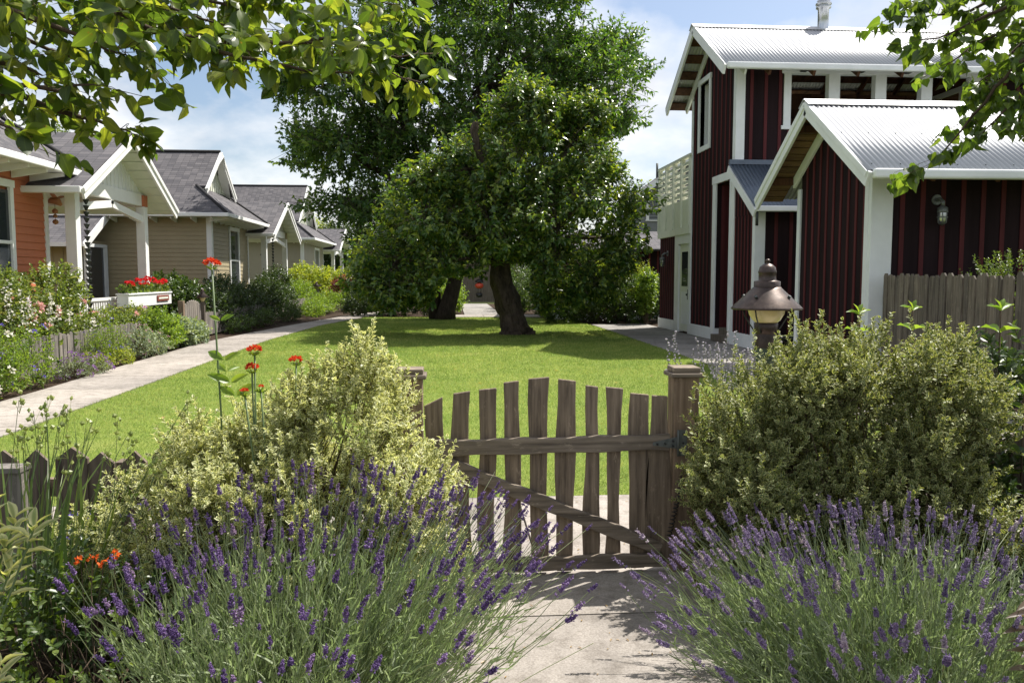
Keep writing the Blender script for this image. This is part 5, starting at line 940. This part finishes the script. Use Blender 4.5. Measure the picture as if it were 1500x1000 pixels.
root = empty('silver_lavender', (2.05, 6.3, 0), 'silvery grey flower spires behind the garden lamp', 'plant'); n = 60; B = np.array([2.35, 6.2, 0.]) + rng.normal(size=(n, 3)) * [.22, .12, 0]; E = B + np.stack([rng.normal(size=n) * .1, rng.normal(size=n) * .1, rng.uniform(.7, 1.08, n)], 1); FB().add(strips(B, E, .003, .002, None, 2)).build('stem', 'stem', root); i = np.repeat(np.arange(n), 14); t = np.tile(np.linspace(.74, 1, 14), n); FB().add(scatter(T_O, B[i] + (E[i] - B[i]) * t[:, None] + rng.normal(size=(len(i), 3)) * .006, rdir(len(i)), rdir(len(i)), .012, .008)).build('flower_spikes', 'silverpet', root)
# ================================================================== PLANTS ALONG THE LEFT PATH
L = [((-6.95, y, .72), (.6, .85, .72)) for y in np.arange(10.4, 14.6, 1.2)] + [((-6.8, y, .42), (.5, .85, .42)) for y in (15.6, 16.7, 17.9)] + [((-6.8, 12.6, 1.15), (.45, .6, .5)), ((-6.9, 14.6, 1.2), (.5, .7, .5)), ((-6.75, 11.2, 1.0), (.4, .6, .5))]
root, en, dd = bush('rose_bush', 'large rambling rose bush with pink blooms behind the near picket fence', 'rose bush', L, 2300, .32, 6, .075, .6, 'rosegreen', T_M, up=.5, zmin=.35, group=None)
ok = np.where((en[:, 0] > -6.95) & (en[:, 2] > .7))[0]; k = rng.choice(ok, 22, replace=False); flower_heads(root, en[k], dd[k] + [.3, -.4, 0], .07, 26, 'rose', 'bloom'); k = rng.choice(ok, 3, replace=False); flower_heads(root, en[k], dd[k], .06, 20, 'magenta', 'bloom')
k = rng.choice(ok, 60, replace=False); flower_heads(root, en[k] + [0, 0, .03], np.tile([0, 0, 1.], (60, 1)), .075, 26, 'limepet', 'umbel', 3, .3, .35)
def spires(label, c, n, h, mat, leafmat, r=.2, name='flowering_spires', hl=.35, dens=26, sz=.03, w=.03):
    root = empty(name, (*c, 0), label, 'flower'); B = np.array([*c, 0.]) + rng.normal(size=(n, 3)) * [r, r, 0]; E = B + np.stack([rng.normal(size=n) * .07, rng.normal(size=n) * .07, h * rng.uniform(.75, 1.05, n)], 1); FB().add(strips(B, E, .006, .003, None, 2)).build('stem', 'stem', root)
    for j in range(n): t = np.linspace(1 - hl, 1, dens); P = B[j] + (E[j] - B[j]) * t[:, None] + rng.normal(size=(dens, 3)) * w * (1.15 - t)[:, None] / hl * .6; FB().add(scatter(T_M, P, rdir(dens) + [0, 0, .2], rdir(dens), sz * 1.3, sz)).build('flower_spike', mat, root)
    m = n * 16; i = np.repeat(np.arange(n), 16); t = rng.uniform(.05, 1 - hl, m); FB().add(scatter(T_M, B[i] + (E[i] - B[i]) * t[:, None], rdir(m) + [0, 0, .3], rdir(m), .09, .04)).build('foliage', leafmat, root); return root
spires('tall white flower spires at the left edge before the rose bush', (-5.85, 11.3), 7, 1.55, 'whitepet', 'mid', .14); spires('shorter white flower spires by the near picket fence', (-5.9, 12.6), 5, 1.1, 'whitepet', 'mid', .22, hl=.22)
root, en, dd = bush('cottage_garden_plant', 'leafy clump with blue and white flowers spilling onto the path at the left edge', 'plant', [((-5.72, 10.4, .35), (.4, .6, .45)), ((-5.78, 11.4, .35), (.34, .5, .42)), ((-5.65, 9.4, .3), (.4, .6, .4))], 620, .3, 5, .06, .4, 'fresh', T_M, up=.8)
k = rng.choice(len(en), 30, replace=False); flower_heads(root, en[k], dd[k], .035, 14, 'bluepet', 'flower'); k = rng.choice(len(en), 12, replace=False); flower_heads(root, en[k], dd[k], .05, 18, 'whitepet', 'flower')
root, en, dd = bush('catmint', 'low purple catmint sprawling over the path edge', 'plant', [((-5.55, 12.3, .1), (.25, .4, .2)), ((-5.5, 12.8, .08), (.22, .3, .16))], 220, .22, 5, .03, .5, 'silver', T_M); k = rng.choice(len(en), 70, replace=False); flower_heads(root, en[k], dd[k], .028, 12, 'purplepet', 'flower')
bush('low_border_plant', 'low yellow green border plant under the near picket fence', 'plant', [((-5.72, 13.3, .08), (.25, .5, .18)), ((-5.7, 14.2, .1), (.24, .4, .2))], 300, .15, 5, .04, .6, 'bright', T_M)
root, en, dd = bush('upright_border_plant', 'upright green stems with tiny blue flowers against the near picket fence', 'plant', [((-5.85, 14.3, .3), (.22, .45, .36)), ((-5.85, 13.8, .28), (.2, .3, .3))], 240, .35, 6, .05, .3, 'fresh', T_M, up=1.4); k = rng.choice(len(en), 20, replace=False); flower_heads(root, en[k], dd[k], .025, 10, 'bluepet', 'flower')
root, en, dd = bush('cranesbill', 'rounded clump with small pale pink flowers by the path', 'plant', [((-5.72, 15.3, .25), (.3, .45, .32)), ((-5.68, 15.9, .18), (.28, .35, .24))], 320, .2, 5, .045, .6, 'silver', T_M); k = rng.choice(len(en), 40, replace=False); flower_heads(root, en[k], dd[k], .025, 10, 'pinkpet', 'flower')
bush('green_shrub', 'bright green leafy shrub in front of the near picket fence, left of the silvery plant', 'shrub', [((-5.85, 16.6, .42), (.35, .45, .42)), ((-5.85, 17.1, .35), (.3, .4, .36))], 420, .25, 6, .075, .5, 'fresh', T_M)
bush('silvery_plant', 'big leaved silvery green plant by the garden gate', 'plant', [((-5.85, 17.9, .28), (.35, .45, .3)), ((-5.75, 18.6, .22), (.3, .4, .25))], 150, .3, 4, .14, .6, 'silver', T_M)
bush('dark_laurel', 'dark shrub with pale glints behind the garden gate', 'shrub', [((-7.3, 21., .75), (.6, .7, .65)), ((-7.0, 21.8, .8), (.6, .8, .65)), ((-7.6, 22.4, .85), (.6, .8, .75))], 620, .35, 6, .12, .55, 'hedge', T_M, zmin=.3)
bush('dark_hedge_shrub', 'dark green shrub covering the fence in front of the tan cottage', 'shrub', [((-6.5, y, .62), (.55, .9, .62)) for y in (22.2, 23.6, 25.0, 26.4)] + [((-6.6, 24, 1.0), (.5, 1, .5))], 900, .4, 6, .1, .5, 'darkleaf', T_M, group='dark shrubs along the path')
bush('dark_hedge_shrub', 'dark green shrub in front of the tan cottage porch', 'shrub', [((-6.4, y, .62), (.6, 1., .65)) for y in (28, 29.6, 31.2)] + [((-6.7, 31.8, 1.1), (.6, 1., .7)), ((-6.6, 29.5, 1.), (.5, 1., .5))], 900, .4, 6, .11, .5, 'darkleaf', T_M, group='dark shrubs along the path')
bush('white_dotted_shrub', 'dark low plant with small white flowers at the path edge past the gate', 'plant', [((-5.7, 22.5, .2), (.3, 1., .25)), ((-5.7, 25., .22), (.35, 1.2, .28)), ((-5.5, 28, .25), (.4, 1.2, .3))], 420, .3, 5, .08, .45, 'hedge', T_M)
bush('feathery_green_shrub', 'feathery light green shrub beside the far lamp post', 'shrub', [((-6.5, 34, .8), (.6, 1., .6)), ((-6.4, 35.4, .7), (.6, .9, .6))], 420, .4, 6, .11, .4, 'fresh', T_M)
bush('lime_shrub', 'bright lime green shrub in front of the taupe cottage', 'shrub', [((-6.7, 39, 1.1), (1., 1.2, .9)), ((-6.0, 40.5, 1.0), (1., 1.2, .85)), ((-7.2, 40.5, 1.2), (.9, 1.2, .9))], 800, .5, 6, .15, .55, 'bright', T_M)
bush('barberry', 'round dark red barberry bush at the bend of the path', 'shrub', [((-4.85, 37, .85), (.6, .6, .65)), ((-4.6, 37.2, .7), (.45, .5, .55))], 420, .3, 6, .09, .6, 'barberry', T_M)
bush('path_bend_plant', 'mixed green plants in front of the dark red bush', 'plant', [((-5.3, 33., .3), (.6, 1.2, .4)), ((-5.3, 35., .4), (.6, .9, .5)), ((-4.7, 35.6, .3), (.6, .8, .4)), ((-4.3, 36.2, .4), (.6, .8, .55)), ((-5.2, 31, .25), (.4, 1., .3))], 620, .35, 6, .1, .4, 'fresh', T_M)
bush('yellow_green_bush', 'yellow green bush beside the taupe cottage porch', 'shrub', [((-4.9, 43, 1.2), (.9, 1., 1.)), ((-3.9, 41.5, 1.2), (.8, 1., 1.2))], 420, .5, 6, .15, .5, 'mid', T_M)
bush('shaded_border_shrub', 'dark low shrubs under the forked tree, left of its trunks', 'shrub', [((-3.5, 31.2, .5), (.7, .7, .5)), ((-2.5, 30.7, .6), (.7, .6, .6)), ((-1.6, 30.5, .55), (.6, .5, .55)), ((-.8, 30.5, .5), (.5, .5, .5)), ((-2.1, 32.3, .9), (1.0, .8, .8))], 900, .4, 6, .11, .5, 'darkleaf', T_M)
bush('sunlit_leafy_bush', 'yellow green sunlit bush seen between the trunks, left side', 'shrub', [((-2.2, 36.5, 1.5), (1.1, 1., 1.2)), ((-3.4, 37, 1.3), (1., 1., 1.)), ((-1., 37, 1.2), (.9, 1, 1.1))], 620, .5, 6, .15, .5, 'bright', T_M)
bush('sunlit_hedge', 'sunlit green hedge along the back path right of the forked trunk', 'hedge', [((.05, 33.2, .6), (.55, .7, .6)), ((.0, 35, 1.0), (.5, 1.2, .9)), ((-.1, 38, 1.3), (.5, 2., 1.2))], 620, .45, 6, .13, .5, 'fresh', T_M)
bush('fern_like_shrub', 'dark arching shrub right of the back path', 'shrub', [((2.75, 32.8, .5), (.6, .6, .5)), ((2.9, 35, .9), (.7, 1.2, .9)), ((3.5, 38, 1.3), (1., 2., 1.3))], 520, .5, 6, .15, .4, 'hedge', T_M)
q = MB(); q.box(-3., 8, 47, 47.2, 0, 2.2); q.box(-3.1, 8.1, 46.95, 47.25, 2.2, 2.26); tag(q.build('board_fence', 'dgrey', None, (2, 47, 0)), 'dark board fence at the far end of the back path', 'fence')
L = [((x, 26 + .4 * math.sin(x * 3), .75), (.8, .8, .78)) for x in (3.4, 4.2, 5.1, 6.0, 6.9)] + [((4.6, 26.4, 1.1), (.8, .8, .5))]
bush('dark_hedge', 'dark green laurel hedge at the end of the walkway beside the tall barn', 'hedge', L, 1300, .4, 7, .11, .5, 'hedge', T_M)
bush('bright_topped_shrub', 'bright feathery green shrub rising above the dark hedge', 'shrub', [((5.5, 27.4, 1.45), (.9, .7, .75)), ((6.4, 26.9, 1.2), (.5, .6, .8))], 420, .45, 7, .1, .3, 'bright', T_M, up=1.)
bush('climbing_vine', 'light green vine on a thin post at the corner of the hedge', 'plant', [((6.12, 24.9, 1.1), (.28, .3, .75))], 160, .3, 5, .11, .7, 'fresh', T_M, droop=.6); 
# hanging ornament under the plum tree
p = at(702, 412, 18.9); r = empty('hanging_ornament', p - [0, 0, .5], 'small red and black ornament hanging below the leaves between the two tree trunks', 'ornament')
q = MB(); q.lathe([(.0, .06), (.06, .04), (.1, .0), (.1, -.02), (.04, -.03)], p, 16); q.build('cap', 'black', r); q = MB(); q.lathe([(.03, -.03), (.09, -.06), (.105, -.1), (.08, -.15), (.03, -.17)], p, 16); q.build('globe', 'red', r)
q = MB(); q.tube([p + [0, 0, .05], p + [0, 0, .7]], .004, 5)
for k in range(6): a = k * PI / 3; q.tube([p + [.05 * math.cos(a), .05 * math.sin(a), -.15], p + [.05 * math.cos(a), .05 * math.sin(a), -.28]], .004, 5)
q.build('wire', 'iron', r); q = MB(); q.lathe([(.03, -.27), (.075, -.28), (.075, -.35), (.05, -.37), (0, -.37)], p, 16); q.build('tray', 'black', r)
# fallen leaves on the lawn
for k, (x, y) in enumerate(((812, 542), (918, 593), (346, 625), (664, 541), (590, 610), (860, 600), (700, 560), (745, 600), (905, 560), (560, 535), (480, 520), (300, 600), (240, 610), (840, 640), (710, 660), (955, 550), (640, 520), (780, 530))):
    p = gnd(x, y, .03); tag(link('fallen_leaf', FB().add(scatter(T_M, [(0, 0, 0)], [rng.normal(size=3) * [1, 1, .1]], [(0, .2, 1)], .06, .04)).mesh('fallen_leaf'), 'dry', None, p), 'small dry brown leaf lying on the sunny lawn', 'leaf', 'fallen leaves on the lawn')

n = 170; P = np.stack([rng.uniform(-.1, 1.2, n), rng.uniform(2.4, 5.3, n), np.full(n, .016)], 1); tag(FB().add(scatter(T_M, P, rdir(n) * [1, 1, .08], np.tile([0, .1, 1.], (n, 1)), rng.uniform(.006, .022, n), .007)).build('leaf_litter', 'dry'), 'small dry leaf bits scattered over the entry path by the gate', 'leaf litter', kind='stuff')
# ================================================================== LIGHT, SKY, CAMERA
EL, AZ = math.radians(57), math.radians(54.7)
sd = Vector((math.sin(AZ) * math.cos(EL), math.cos(AZ) * math.cos(EL), math.sin(EL)))
sl = bpy.data.lights.new('sun', 'SUN'); sl.energy = 5.0; sl.angle = math.radians(.55); sl.color = (1., .95, .87)
so = bpy.data.objects.new('sun', sl); COL.objects.link(so); so.rotation_mode = 'QUATERNION'; so.rotation_quaternion = sd.to_track_quat('Z', 'Y'); so.location = sd * 60
W = bpy.data.worlds.new('World'); S.world = W; W.use_nodes = True; t = W.node_tree; t.nodes.clear()
nd = lambda ty: t.nodes.new('ShaderNode' + ty)
out = nd('OutputWorld'); bg = nd('Background'); bg.inputs['Strength'].default_value = .088; sky = nd('TexSky'); sky.sky_type = 'NISHITA'; sky.sun_disc = False; sky.sun_elevation = EL; sky.sun_rotation = AZ; sky.air_density = 1.; sky.dust_density = 1.8; sky.ozone_density = 1.
tc = nd('TexCoord'); sx = nd('SeparateXYZ'); t.links.new(tc.outputs['Generated'], sx.inputs[0])
def mth(op, a, b):
    m = nd('Math'); m.operation = op
    for v, i in ((a, 0), (b, 1)):
        if isinstance(v, (int, float)): m.inputs[i].default_value = v
        else: t.links.new(v, m.inputs[i])
    return m.outputs[0]
z = mth('ADD', sx.outputs[2], .42); cx = mth('DIVIDE', sx.outputs[0], z); cy = mth('DIVIDE', sx.outputs[1], z); cb = nd('CombineXYZ'); t.links.new(cx, cb.inputs[0]); t.links.new(cy, cb.inputs[1])
mp = nd('Mapping'); mp.inputs['Location'].default_value = (11.3, 9.2, .1); t.links.new(cb.outputs[0], mp.inputs[0])
nz = nd('TexNoise'); nz.inputs['Scale'].default_value = 2.6; nz.inputs['Detail'].default_value = 9; nz.inputs['Roughness'].default_value = .56; t.links.new(mp.outputs[0], nz.inputs['Vector'])
rp = nd('ValToRGB'); rp.color_ramp.elements[0].position = .38; rp.color_ramp.elements[1].position = .62; t.links.new(nz.outputs['Fac'], rp.inputs[0])
n2 = nd('TexNoise'); n2.inputs['Scale'].default_value = 4.5; n2.inputs['Detail'].default_value = 6; t.links.new(mp.outputs[0], n2.inputs['Vector'])
cr = nd('ValToRGB'); cr.color_ramp.elements[0].color = (6.0, 6.1, 6.4, 1); cr.color_ramp.elements[1].color = (8.2, 8.2, 8.2, 1); cr.color_ramp.elements[0].position = .35; cr.color_ramp.elements[1].position = .6; t.links.new(n2.outputs['Fac'], cr.inputs[0])
mx = nd('Mix'); mx.data_type = 'RGBA'; t.links.new(rp.outputs[0], mx.inputs[0]); t.links.new(sky.outputs[0], mx.inputs[6]); t.links.new(cr.outputs[0], mx.inputs[7])
t.links.new(mx.outputs[2], bg.inputs['Color']); t.links.new(bg.outputs[0], out.inputs[0])
cam = bpy.data.cameras.new('camera'); cam.sensor_width = 36; cam.lens = 36 * F / 1500; cam.clip_end = 2000; cam.clip_start = .05
co = bpy.data.objects.new('camera', cam); COL.objects.link(co); co.location = (0, 0, EYE); co.rotation_euler = (PI / 2 - pit, 0, -yaw); S.camera = co
S.view_settings.view_transform = 'Standard'; S.view_settings.look = 'None'; S.view_settings.exposure = .76; S.view_settings.gamma = 1
S.cycles.max_bounces = 8; S.cycles.transparent_max_bounces = 8; S.cycles.sample_clamp_indirect = 6
